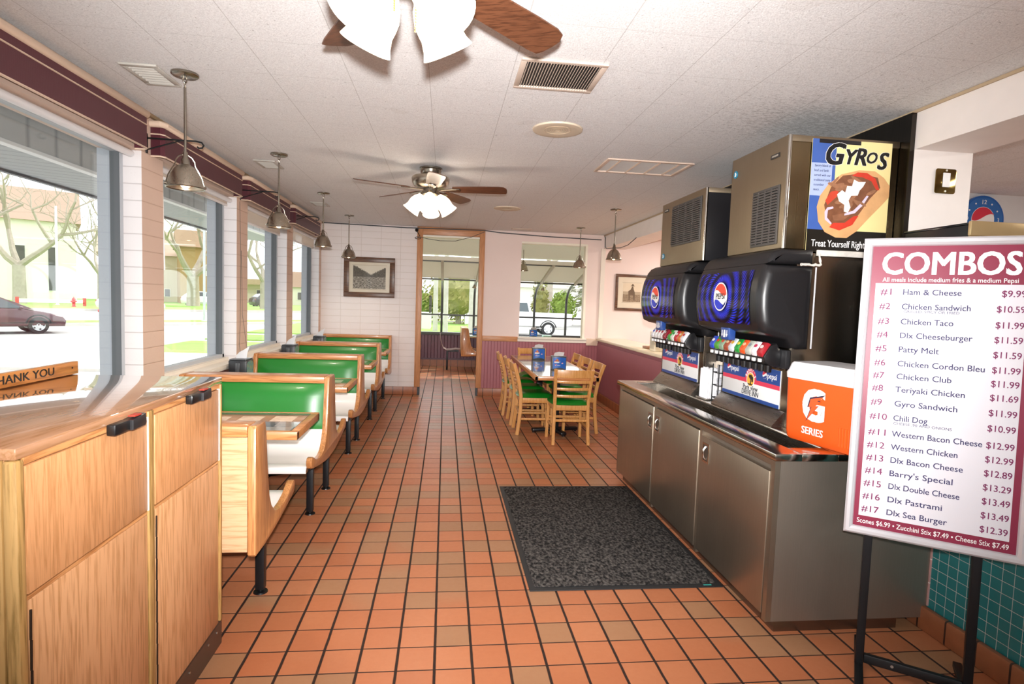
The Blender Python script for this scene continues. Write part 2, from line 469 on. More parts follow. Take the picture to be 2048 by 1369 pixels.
for k, (a, b) in enumerate(WIN):
    w = thing('window_%d' % k, None, None); w['kind'] = 'structure'
    zt = 2.42
    mb = MB()
    mb.box(-2.09, -2.03, a, a+0.035, 0.93, zt).box(-2.09, -2.03, b-0.035, b, 0.93, zt).box(-2.09, -2.03, a, b, 0.93, 0.96).box(-2.09, -2.03, a, b, zt-0.04, zt)
    mb.build('window_frame', M_alu, w, None)
    MB().box(-2.175, -2.10, b-0.012, b-0.001, 0.905, zt).build('outer_jamb', plain('9aa0a9', 0.55), w, None)
    MB().box(-2.088, -2.032, b-0.039, b-0.0352, 0.95, zt-0.03).build('gasket', plain('55585c', 0.6), w, None)
    MB().box(-2.065, -2.059, a+0.03, b-0.03, 0.955, zt-0.035).build('window_pane', M_glass, w, None)

# far wall: block beside the doorway, pink plaster beyond it
struct('wall_back_block', MB().box(-2.05, -0.43, YF, YF+0.12, 0.0, ZC), M_block_back, ang=None)
mb = MB().box(0.60, 1.19, YF, YF+0.12, 0.0, ZC).box(2.27, 6.0, YF, YF+0.12, 0.0, ZC).box(1.19, 2.27, YF, YF+0.12, 0.0, 0.955).box(1.19, 2.27, YF, YF+0.12, 2.50, ZC)
struct('wall_back', mb, M_pinkw, ang=None)
struct('wall_back_header', MB().box(-0.43, 0.60, YF, YF+0.12, 2.535, ZC), M_oak_trimx, ang=None)
struct('wall_back_beadboard', MB().box(0.60, 2.49, YF-0.018, YF, 0.13, 0.90), M_bead_b, ang=None)
struct('trim_5', MB().box(0.60, 1.17, YF-0.03, YF-0.0005, 0.893, 0.975, 0.004), M_oak_trimx)
struct('trim_6', MB().box(1.17, 2.30, YF-0.045, YF+0.14, 0.945, 0.972, 0.004).box(1.17, 2.30, YF-0.03, YF, 0.90, 0.944), M_trimw)
struct('trim_7', MB().box(2.30, 2.495, YF-0.035, YF-0.0005, 0.862, 0.976, 0.003), plain('dcc2ac', 0.55))
mb = MB().box(2.235, 2.27, YF-0.004, YF+0.13, 0.972, 2.50).box(1.19, 2.235, YF-0.004, YF+0.13, 2.47, 2.50)
struct('trim_8', mb, plain('f0e9d8', 0.4), ang=None)
struct('trim_9', MB().box(2.49, 2.56, YF-0.03, YF-0.0005, 0.99, 2.44), M_trimw)
d = thing('door_1', None, None); d['kind'] = 'structure'
MB().box(-0.463, -0.375, YF-0.022, YF+0.14, 0.13, ZC, 0.004).build('jamb', M_oak_trim, d)
MB().box(0.517, 0.600, YF-0.022, YF+0.14, 0.13, ZC, 0.004).build('jamb', M_oak_trim, d)
MB().box(-0.375, 0.517, YF-0.018, YF+0.14, 2.535, ZC, 0.004).build('header', M_oak_trimx, d)
MB().box(-0.375, 0.517, YF+0.02, YF+0.13, 2.505, 2.535).build('stop', plain('f0e9d8', 0.4), d)
MB().box(-0.41, -0.376, YF-0.015, YF+0.13, 0.0, 0.13).box(0.518, 0.55, YF-0.015, YF+0.13, 0.0, 0.13).build('plinth', M_dark, d)
struct('baseboard_back', MB().box(-1.88, -0.411, YF-0.02, YF, 0.0, 0.13, 0.008).box(0.551, 2.49, YF-0.04, YF, 0.0, 0.13, 0.008), M_cove_x)

# right side: soffit, pillar behind the ice machines, half wall with its ledge, tiled order counter
struct('ceiling_soffit', MB().box(XR, 2.89, -3.0, YF, 2.444, ZC), M_white, ang=None)
struct('wall_right', MB().box(XR, 2.89, 3.0, 6.4, 0.0, 2.444), M_white, ang=None)
struct('trim_10', MB().box(XR-0.012, XR-0.001, -2.9, YF-0.01, ZC-0.016, ZC-0.001), plain('b7a184', 0.6), ang=None)
struct('trim_11', MB().box(2.505, 2.533, 3.0, 5.3, 0.9, 2.64), M_blacksteel, ang=None)
struct('wall_right_half', MB().box(2.50, 2.89, 6.4, YF, 0.0, 0.945).box(2.50, 2.533, 4.97, 6.4, 0.0, 0.945).box(2.486, 2.50, 4.97, YF-0.02, 0.13, 0.90), M_maroon, ang=None)
struct('trim_12', MB().box(2.465, 2.95, 6.4, YF-0.002, 0.945, 0.985, 0.006).box(2.465, 2.533, 4.97, 6.4, 0.945, 0.985, 0.006), plain('e9dcc0', 0.25, coat=0.3))
struct('baseboard_right', MB().box(2.46, 2.4855, 4.97, YF-0.045, 0.0, 0.13, 0.008), M_cove_y)
struct('wall_right_counter', MB().box(2.385, 2.55, -3.0, 2.42, 0.0, 1.05).box(2.385, 2.5, 2.42, 2.995, 0.0, 1.05), mat_gridtile('teal_tile', '2a7e80', 'c4cbc6', 0.0525), ang=None)
struct('trim_13', MB().box(2.379, 2.3845, 2.505, 2.60, 0.12, 1.05), mat_gridtile('pink_tile', 'd1a09a', 'e6d6cf', 0.118), ang=None)
struct('baseboard_right_counter', MB().box(2.352, 2.384, -3.0, 2.60, 0.0, 0.118, 0.01), M_cove_y)
struct('trim_14', MB().box(2.34, 2.85, -3.0, 2.995, 1.051, 1.085, 0.006), plain('cfc3b2', 0.3))
# kitchen beyond the order counter
struct('wall_kitchen', MB().box(2.89, 6.0, 4.86, 4.98, 0.0, ZC), plain('dcdcdc', 0.6), ang=None)
struct('wall_right_far', MB().box(5.9, 6.0, -3.0, YF, 0.0, ZC), M_white, ang=None)
struct('wall_behind', MB().box(-2.3, -1.7, -3.12, -3.0, 0.0, ZC).box(2.1, 6.0, -3.12, -3.0, 0.0, ZC).box(-1.7, 2.1, -3.12, -3.0, 0.0, 0.8).box(-1.7, 2.1, -3.12, -3.0, 2.4, ZC), M_white, ang=None)
w = thing('window_6', None, None); w['kind'] = 'structure'  # unseen window added behind the camera to let daylight in
MB().box(-1.7, 2.1, -3.07, -3.062, 0.8, 2.4).build('window_pane', M_glass, w, None)
MB().box(-1.7, 2.1, -3.1, -3.03, 0.8, 0.85).box(-1.7, 2.1, -3.1, -3.03, 2.35, 2.4).box(0.17, 0.23, -3.1, -3.03, 0.8, 2.4).build('window_frame', M_alu, w, None)
for k, (x, y) in enumerate(((4.3, 2.2), (4.4, 7.6))):                 # unseen glowing panels added to brighten the kitchen and behind the half wall
    struct('added_light_panel_%d' % (k+1), MB().box(x-0.3, x+0.3, y-0.6, y+0.6, ZC-0.03, ZC-0.001), emis('added_panel_glow_%d' % k, 'fff3e0', 2.0), ang=None)
    light('added_fill_light', 'AREA', (x, y, ZC-0.035), 60 if k else 34, (1.0, 0.96, 0.90), (0.6, 1.2))
# cable cover along the window wall
struct('trim_15', MB().box(-1.919, -1.895, -2.9, YF-0.01, ZC-0.022, ZC-0.001), plain('8f7657', 0.6), ang=None)

# ------------------------------------------------------------------ sunroom beyond the far wall
def mat_shade():
    m = bpy.data.materials.new('translucent_roof_shade'); m.use_nodes = True; t = m.node_tree; t.nodes.clear()
    o = t.nodes.new('ShaderNodeOutputMaterial'); mx = t.nodes.new('ShaderNodeMixShader'); mx.inputs[0].default_value = 0.45
    d = t.nodes.new('ShaderNodeBsdfDiffuse'); d.inputs[0].default_value = lin('d9d7cc'); b = t.nodes.new('ShaderNodeBsdfTranslucent'); b.inputs[0].default_value = lin('c6c4b6')
    t.links.new(d.outputs[0], mx.inputs[1]); t.links.new(b.outputs[0], mx.inputs[2]); t.links.new(mx.outputs[0], o.inputs[0]); return m
M_shade = mat_shade(); M_dmul = plain('3a3a38', 0.4)
SX0, SX1 = -1.6, 4.6
struct('wall_sunroom', MB().box(SX0, SX1, 13.45, 13.55, 0.0, 0.72), M_bead_s, ang=None)
struct('trim_16', MB().box(SX0, SX1, 13.36, 13.56, 0.72, 0.785, 0.005), plain('4b4a48', 0.4))
struct('baseboard_sunroom', MB().box(SX0, SX1, 13.43, 13.449, 0.0, 0.15), M_cove_x, ang=None)
struct('trim_17', MB().box(SX0, SX1, 13.425, 13.4495, 0.15, 0.185), plain('53303f', 0.4), ang=None)
mb = MB().prism([(YF+0.12, 2.62), (11.15, 2.36), (11.15, 2.364), (YF+0.12, 2.624)], 'x', SX0, SX1)
struct('ceiling_sunroom', mb, M_shade, ang=None)
struct('ceiling_sunroom_slope', MB().prism([(11.15, 2.30), (12.6, 1.985), (12.6, 1.989), (11.15, 2.304)], 'x', SX0, SX1), M_shade, ang=None)
struct('trim_18', MB().box(SX0, SX1, 11.08, 11.18, 2.262, 2.335), plain('e2decd', 0.4), ang=None)
struct('trim_19', MB().box(SX0, SX1, 12.57, 12.63, 1.94, 1.975).box(SX0, SX1, 11.2, 11.225, 2.24, 2.262), plain('4a4a44', 0.4), ang=None)
struct('wall_sunroom_side', MB().box(SX0-0.1, SX0, YF+0.12, 13.55, 0.0, 2.6).box(SX1, SX1+0.1, YF+0.12, 13.55, 0.0, 2.6), M_white, ang=None)
w = thing('window_5', None, None); w['kind'] = 'structure'
arc = [(12.6, 1.96)]+[(12.6+0.86*sin(a), 1.50+0.46*cos(a)) for a in [radians(k) for k in range(10, 91, 10)]]+[(13.46, 0.785)]
for k, x in enumerate([-1.53, -0.80, -0.075, 0.66, 1.36, 2.06, 2.81, 3.5, 4.2]):
    MB().tube([(x, y, z) for y, z in arc], 0.028, 6).build('mullion', M_dmul, w)
    MB().prism([(11.15, 2.25), (12.62, 1.93), (12.62, 1.985), (11.15, 2.305)], 'x', x-0.026, x+0.026).build('roof_beam', plain('b9b6a2', 0.5), w)
MB().box(SX0, SX1, 13.44, 13.48, 1.165, 1.20).build('rail', M_dmul, w)
MB().sheet([[(SX0, y, z), (SX1, y, z)] for y, z in arc]).build('window_pane', mat_glass('sunroom_glass', (0.97, 0.98, 0.97, 1), 0.03), w)
for nm, loc, rot, sz in [('portal_a', (-2.1, 2.6, 1.66), (0, radians(-90), 0), (1.5, 2.7)), ('portal_b', (-2.1, 4.97, 1.66), (0, radians(-90), 0), (1.5, 1.4)),
                         ('portal_c', (-2.1, 6.68, 1.66), (0, radians(-90), 0), (1.5, 1.4)), ('portal_d', (-2.1, 8.43, 1.66), (0, radians(-90), 0), (1.5, 1.5)),
                         ('portal_f', (0.2, -3.1, 1.6), (radians(90), 0, 0), (3.8, 1.6)), ('portal_e', (1.5, 13.6, 1.35), (radians(-90), 0, 0), (6.2, 1.3))]:
    o = light(nm, 'AREA', loc, 1, (1, 1, 1), sz, rot); o.data.cycles.is_portal = True
# ------------------------------------------------------------------ wood and upholstery
M_oakz = wood('oak_laminate_upright', 'd6a174', 'b58152', 'z', 0.38, fig=0.8)
M_oakflap = wood('oak_laminate_flap', 'd09767', 'b57f50', 'z', 0.36, 1.4)
M_oaky = wood('oak_rail', 'd69a63', 'ac7040', 'y', 0.36)
M_oaktop = wood('oak_laminate_top', 'b58765', 'a2754f', 'y', 0.06, 1.0, coat=1.0)
_b = M_oaktop.node_tree.nodes['Principled BSDF']; _b.inputs['Coat IOR'].default_value = 2.0; _b.inputs['Coat Roughness'].default_value = 0.03
M_oaklight = wood('oak_panel_level', 'dbb28a', 'c1946a', 'x', 0.45)
M_oakedge = wood('raw_ply_edge', 'b58d55', '80622f', 'z', 0.5)
M_bench = wood('bench_oak', 'c98d58', 'a76c3e', 'z', 0.33, 1.0, coat=0.25)
M_bencht = wood('bench_oak_rail', 'cd8d57', 'a8693a', 'x', 0.33, 1.0, coat=0.25)
M_chairw = wood('beech', 'd39a5c', 'c0823f', 'z', 0.33, 1.2, coat=0.2)
M_green = plain('1f7c2b', 0.33, 0, 0.5, 0.15, 0.10, 4)
M_greenseat = plain('14751f', 0.32, 0, 0.5, 0.15, 0.10, 4)
M_seat = plain('efeae6', 0.28, 0, 0.5, 0.2, 0.02)
M_screw = plain('b4b0a8', 0.3, 1.0)

# ------------------------------------------------------------------ waste counter
X0 = -0.937
wc = thing('waste_counter', 'oak laminate waste counter with a glossy top and two push flaps', 'counter', (-1.43, 1.98, 0))
def L(mb, nm, m, par=wc, **kw): o = mb.build(nm, m, par, **kw); return o
def bxw(x0, x1, y0, y1, z0, z1, bev=0.0): return MB().box(x0+1.43, x1+1.43, y0-1.98, y1-1.98, z0, z1, bev)
L(bxw(-1.88, X0-0.014, 1.40, 2.575, 0.0, 1.145), 'body', M_oakz)
tp = L(bxw(-1.88, X0+0.002, 1.385, 2.59, 1.145, 1.172, 0.003), 'counter_top', M_oaktop)
L(bxw(X0-0.013, X0-0.001, 1.415, 1.965, 1.128, 1.145), 'apron', M_oaky); L(bxw(X0-0.013, X0-0.001, 2.0, 2.575, 1.128, 1.145), 'apron', M_oaky)
for y0, y1 in ((1.418, 1.962), (2.012, 2.556)):
    f = L(bxw(X0-0.013, X0+0.001, y0, y1, 0.822, 1.124, 0.002), 'flap_door', M_oakflap)
    f['label'] = 'swinging push flap above the lower door'
    L(bxw(X0-0.0139, X0-0.0131, y0-0.003, y1+0.003, 0.80, 1.1275), 'painted_gap_shade', M_dark); L(bxw(X0-0.0125, X0-0.002, y0, y1, 0.8085, 0.8175), 'rail', M_oaky)  # dark sheet standing in for the shade in the gaps round the flap
    dr = L(bxw(X0-0.013, X0-0.001, y0+0.006, y1, 0.105, 0.806, 0.002), 'lower_door', M_oakz)
    mb = MB()
    for k in range(9): mb.cyl((X0+1.43+0.001, y0-1.98+0.003, 0.12+k*0.074), (X0+1.43+0.002, y0-1.98+0.003, 0.192+k*0.074), 0.0028, n=8)
    mb.build('hinge', plain('3b2e24', 0.5, 0.6), dr)
    yc = y0+0.40 if y0 < 1.5 else y0+0.31
    lt = L(bxw(X0+0.001, X0+0.026, yc-0.085, yc-0.005, 1.118, 1.150, 0.004), 'latch', M_black)
    MB().prism([(-0.005, 1.118), (0.068, 1.118), (0.075, 1.126), (0.070, 1.156), (-0.005, 1.148)], 'x', X0+1.43+0.0, X0+1.43+0.034, 0.003, M=Matrix.Translation((0, yc-1.98, 0))).build('latch_lever', plain('242325', 0.35), lt)
    MB().box(X0+1.43+0.01, X0+1.43+0.03, yc-1.98+0.012, yc-1.98+0.05, 1.1545, 1.1585).build('red_mark', plain('b23a2c', 0.4), lt)
    L(bxw(X0-0.012, X0+0.003, y1+0.001, y1+0.005, 0.82, 1.126), 'edge_strip', plain('ece7df', 0.35))
L(bxw(X0-0.014, X0+0.003, 1.968, 2.003, 0.105, 1.144, 0.004), 'stile', M_oakedge)
L(bxw(X0-0.014, X0+0.003, 2.571, 2.588, 0.105, 1.144, 0.003), 'stile', M_oakedge)
L(bxw(X0-0.03, X0+0.003, 1.385, 1.414, 0.0, 1.144, 0.009), 'corner_post', M_oakedge)
L(bxw(X0-0.075, X0-0.032, 1.388, 1.40, 0.0, 1.144, 0.004), 'corner_trim', M_oakedge)
L(bxw(X0-0.012, X0+0.002, 1.416, 2.585, 0.0, 0.10), 'kick_plate', plain('4f3a2e', 0.45))
mb = MB()
for y in (1.5, 1.75, 2.0, 2.17, 2.26, 2.44, 2.53):
    for z in (0.075,): mb.cyl((X0+1.43+0.001, y-1.98, z), (X0+1.43+0.005, y-1.98, z), 0.005, n=10)
L(mb, 'screws', M_screw)
# board that stands on the counter
ty = thing('thank_you_board', 'oak board lettered THANK YOU standing on the glossy waste counter', 'sign', (-1.53, 2.12, 1.172))
MB().box(-0.012, 0.008, -0.52, 0.505, 0.0, 0.052, 0.002).build('board', wood('oak_board', 'd08a45', 'a8682c', 'y', 0.35), ty)
MB().text('THANK YOU', plane((0.0085, 0.185, 0.026), (0, 1, 0), (0, 0, 1)), 0.043, bold=0.012, fit=0.335).build('lettering', M_black, ty, None)
mb = MB()
for y in (0.465,): mb.cyl((0.0075, y, 0.028), (0.0095, y, 0.028), 0.004, n=10)
mb.build('screw_hole', M_black, ty)

# ------------------------------------------------------------------ booths
def half_profile(sgn=1):
    return [(sgn*u, z) for u, z in [(0.082, 0.945), (0.095, 0.938), (0.105, 0.91), (0.135, 0.72), (0.165, 0.57), (0.20, 0.505), (0.26, 0.455), (0.34, 0.437), (0.43, 0.440), (0.51, 0.456),
            (0.57, 0.482), (0.605, 0.497), (0.632, 0.494), (0.648, 0.472), (0.645, 0.445), (0.622, 0.424), (0.56, 0.410), (0.36, 0.378), (0.20, 0.358), (0.10, 0.350)]]
def end_profile(double):
    R = half_profile(1)
    if double: return R+[(-u, z) for u, z in R[::-1]]
    return R+[(-0.035, 0.350), (-0.045, 0.36), (-0.045, 0.93), (-0.035, 0.945)]
def seat_prof(s): return [(s*u, z) for u, z in [(0.150, 0.575), (0.168, 0.52), (0.205, 0.468), (0.26, 0.432), (0.34, 0.416), (0.44, 0.420), (0.54, 0.437), (0.60, 0.445), (0.632, 0.434), (0.640, 0.412)]]
LEN0, LEN1 = -1.035, 0.0        # local x: the wall end, and the aisle end
def make_bench(label, yc, double=True, flip=False, group='booth benches along the window wall'):
    t = thing('booth_bench', label, 'bench', (-0.815, yc, 0), pi if flip else 0, group)
    xa, xb = (LEN0, LEN1) if not flip else (-LEN1, -LEN0)
    MBX = lambda: MB()
    for (a, b) in ((xa, xa+0.038), (xb-0.038, xb)):
        MB().prism(end_profile(double), 'x', a, b, 0.007, 2).build('end_panel', M_bench, t)
    i0, i1 = xa+0.039, xb-0.039
    if double:
        MB().box(i0, i1, -0.088, 0.088, 0.895, 0.944, 0.006).build('cap_rail', M_bencht, t)
    else:
        MB().box(i0, i1, -0.042, 0.088, 0.895, 0.944, 0.006).build('cap_rail', M_bencht, t)
        MB().box(i0, i1, -0.040, -0.022, 0.372, 0.894).build('back_panel', M_oaklight, t)
    for s in ((1, -1) if double else (1,)):
        sp = seat_prof(s); n = 5
        MB().sheet([[(i0+(i1-i0)*j/n, y, z) for j in range(n+1)] for y, z in sp], 0.018, (0, -0.3*s, -1)).build('seat', M_seat, t)
        MB().box(i0, i1, s*0.575, s*0.632, 0.392, 0.412).build('seat_edge', wood('dark_ply', '8a6238', '4f371f', 'x', 0.5), t)
        rows = []                                                    # pillowed back pad
        nu, nv = 14, 8
        for a in range(nv+1):
            k = a/nv; z = 0.893-(0.893-0.545)*k; base = 0.086+(0.152-0.086)*k; row = []
            for b in range(nu+1):
                q = b/nu; e = min(q, 1-q)*(i1-i0); f = min(k, 1-k)*0.35
                puff = 0.030*(1-math.exp(-e/0.03))*(1-math.exp(-f/0.03))
                row.append((i0+(i1-i0)*q, s*(base-0.012+puff), z))
            rows.append(row)
        MB().sheet(rows).build('back_pad', M_green, t)
        core = MB().prism([(s*0.0, 0.893), (s*0.07, 0.893), (s*0.13, 0.56), (s*0.0, 0.56)], 'x', i0, i1); core.build('back_core', M_dark, t)
        MB().box(i0+0.02, i1-0.005, s*0.20, s*0.235, 0.362, 0.40).box(i0+0.02, i1-0.005, s*0.46, s*0.495, 0.375, 0.402).build('seat_frame', M_blackmetal, t)
        for x in (xb-0.09, xa+0.12) if not flip else (xa+0.09, xb-0.12):
            y = s*(0.275 if double else 0.33)
            lg = MB().box(x-0.022, x+0.022, y-0.022, y+0.022, 0.02, 0.40, 0.003).build('leg', M_blackmetal, t)
            MB().lathe([(0.0, 0.022), (0.012, 0.022), (0.012, 0.010), (0.034, 0.007), (0.036, 0.0), (0.0, 0.0)], Matrix.Translation((x, y, 0)), 16).build('foot', M_black, lg)
    return t
make_bench('single green booth bench with oak back, beside the waste counter', 2.70, False, group=None)
b0 = make_bench('double green booth bench between the first and second booth tables from the waste counter', 4.41)
dup(b0, (-0.815, 6.03, 0), 'double green booth bench between the second and third booth tables from the waste counter')
dup(b0, (-0.815, 7.66, 0), 'double green booth bench between the third and last booth tables from the waste counter')
make_bench('single green booth bench backed against the white block wall below the river picture', 9.275, False, True, None)

def mat_tableglass():
    t = NT('table_glass_over_adverts')
    v = t.coord('Object', (1, 1, 1))
    br = t.node('ShaderNodeTexBrick'); t.link(v, br.inputs['Vector'])
    br.inputs['Scale'].default_value = 1.0; br.inputs['Brick Width'].default_value = 0.19; br.inputs['Row Height'].default_value = 0.15; br.inputs['Mortar Size'].default_value = 0.004
    br.inputs['Color1'].default_value = lin('5f6d70'); br.inputs['Color2'].default_value = lin('b9b6ab'); br.inputs['Mortar'].default_value = lin('49565a'); br.offset = 0.35
    n = t.noise(t.coord('Object', (1, 4, 1)), 16, 4, 0.7)
    c = t.mix(t.math('MULTIPLY', n, 0.55), br.outputs['Color'], '6b5a48')
    t.base(c); t.set(0.04, spec=0.6, coat=0.5); return t.m
M_tglass = mat_tableglass()
def make_table(label, yc):
    t = thing('booth_table', label, 'table', (-1.34, yc, 0), 0, 'booth tables along the window wall')
    w, dp, zt = 0.55, 0.285, 0.778
    MB().box(-w, w, -dp, dp, zt-0.045, zt-0.003, 0.002).build('table_top', M_dark, t)
    mb = MB().box(-w, w, -dp-0.001, -dp+0.04, zt-0.046, zt, 0.004).box(-w, w, dp-0.04, dp+0.001, zt-0.046, zt, 0.004).box(w-0.042, w+0.001, -dp+0.041, dp-0.041, zt-0.046, zt, 0.004)
    mb.build('edge_band', M_bencht, t)
    MB().box(-w+0.005, w-0.043, -dp+0.041, dp-0.041, zt-0.003, zt-0.0008).build('glass_insert', M_tglass, t)
    mb = MB(); rr = random.Random(yc)
    for k in range(5):
        x = -0.44+k*0.19; y = rr.uniform(-0.13, 0.02)
        mb.box(x, x+0.13, y, y+0.15, zt-0.0008, zt-0.0004)
    mb.build('paper_adverts', plain('dcd6c8', 0.08, 0, 0.6, 0.4, 0.4, 30), t, None)
    MB().cyl((-0.12, 0, 0.03), (-0.12, 0, zt-0.046), 0.038, n=20).build('pedestal', M_blackmetal, t)
    MB().lathe([(0.0, 0.035), (0.06, 0.03), (0.19, 0.012), (0.2, 0.0), (0.0, 0.0)], Matrix.Translation((-0.12, 0, 0)), 28).build('base', M_blackmetal, t)
    return t
t0 = make_table('oak edged booth table nearest the waste counter', 3.565)
t0['label'] = 'oak edged booth table first from the waste counter, over newspaper adverts'
for k, (y, lb) in enumerate([(5.21, 'oak edged booth table second from the waste counter'), (6.84, 'oak edged booth table third from the waste counter'), (8.44, 'oak edged booth table closest to the white block wall')]):
    dup(t0, (-1.34, y, 0), lb)

# napkin dispensers at the wall end of the booth tables
M_dispside = None
def mat_dispad():
    t = NT('faded_dispenser_picture'); v = t.coord('Object', (1, 1, 1))
    n = t.noise(v, 26, 4, 0.7)
    t.base(t.ramp(n, [(0.3, '4f6f78'), (0.5, '6f8f8e'), (0.6, 'a08a55'), (0.75, 'c2c4b4')])); t.set(0.3); return t.m
M_dispad = mat_dispad()
def make_napbox(label, y):
    t = thing('napkin_dispenser', label, 'napkin dispenser', (-1.775, y, 0.778), 0, 'black napkin dispensers on the booth tables')
    MB().box(-0.075, 0.075, -0.095, 0.095, 0.002, 0.165, 0.006).build('case', plain('232428', 0.35), t)
    MB().box(-0.07, 0.07, -0.09, 0.09, 0.165, 0.176, 0.004).build('top_plate', plain('56595d', 0.3, 0.5), t)
    MB().box(-0.017, 0.017, -0.0985, -0.0945, 0.045, 0.145, 0.002).build('window_slot', plain('4b4d50', 0.25), t)
    MB().prism([(-0.085, 0.012), (0.085, 0.012), (0.085, 0.13), (0.06, 0.150), (0.0, 0.158), (-0.06, 0.150), (-0.085, 0.13)], 'x', 0.0755, 0.078).build('picture_panel', M_dispad, t)
    MB().sheet([[(-0.045, 0.0, 0.17), (0.0, 0.006, 0.17), (0.045, 0.0, 0.17)], [(-0.035, -0.012, 0.205), (0.012, -0.004, 0.215), (0.055, -0.008, 0.225)], [(-0.005, -0.028, 0.235), (0.035, -0.018, 0.258), (0.078, -0.022, 0.288)]], 0.0015, (0, 1, 0)).build('napkin', plain('f1eff0', 0.8), t)
    return t
n0 = make_napbox('black napkin dispenser on the second booth table from the waste counter', 5.36)
dup(n0, (-1.775, 7.0, 0.778), 'black napkin dispenser on the third booth table from the waste counter')
dup(n0, (-1.775, 8.60, 0.778), 'black napkin dispenser on the booth table closest to the white block wall')

# ------------------------------------------------------------------ dining table and chairs
dt = thing('dining_table', 'long oak edged dining table with a glass top and black pedestals', 'table', (1.339, 7.387, 0))
w, dp, zt = 0.354, 1.197, 0.74
MB().box(-w, w, -dp, dp, zt-0.045, zt-0.003, 0.002).build('table_top', M_dark, dt)
MB().box(-w-0.001, -w+0.03, -dp, dp, zt-0.046, zt, 0.004).box(w-0.03, w+0.001, -dp, dp, zt-0.046, zt, 0.004).box(-w+0.031, w-0.031, -dp-0.001, -dp+0.03, zt-0.046, zt, 0.004).box(-w+0.031, w-0.031, dp-0.03, dp+0.001, zt-0.046, zt, 0.004).build('edge_band', M_bencht, dt)
MB().box(-w+0.031, w-0.031, -dp+0.031, dp-0.031, zt-0.003, zt-0.0006).build('glass_insert', M_tglass, dt)
for yy in (-0.587, 0.64):
    p = MB().box(-0.04, 0.04, yy-0.04, yy+0.04, 0.05, zt-0.046, 0.004).build('pedestal', M_blackmetal, dt)
    mb = MB()
    for a in (0.2, pi/2+0.2): mb.box(-0.29, 0.29, -0.035, 0.035, 0.012, 0.052, 0.012, M=Matrix.Translation((0, yy, 0)) @ Matrix.Rotation(a, 4, 'Z'))
    for a in range(4): mb.cyl((0.27*cos(a*pi/2+0.2), yy+0.27*sin(a*pi/2+0.2), 0), (0.27*cos(a*pi/2+0.2), yy+0.27*sin(a*pi/2+0.2), 0.014), 0.015, n=10)
    mb.build('cross_foot', M_black, dt)

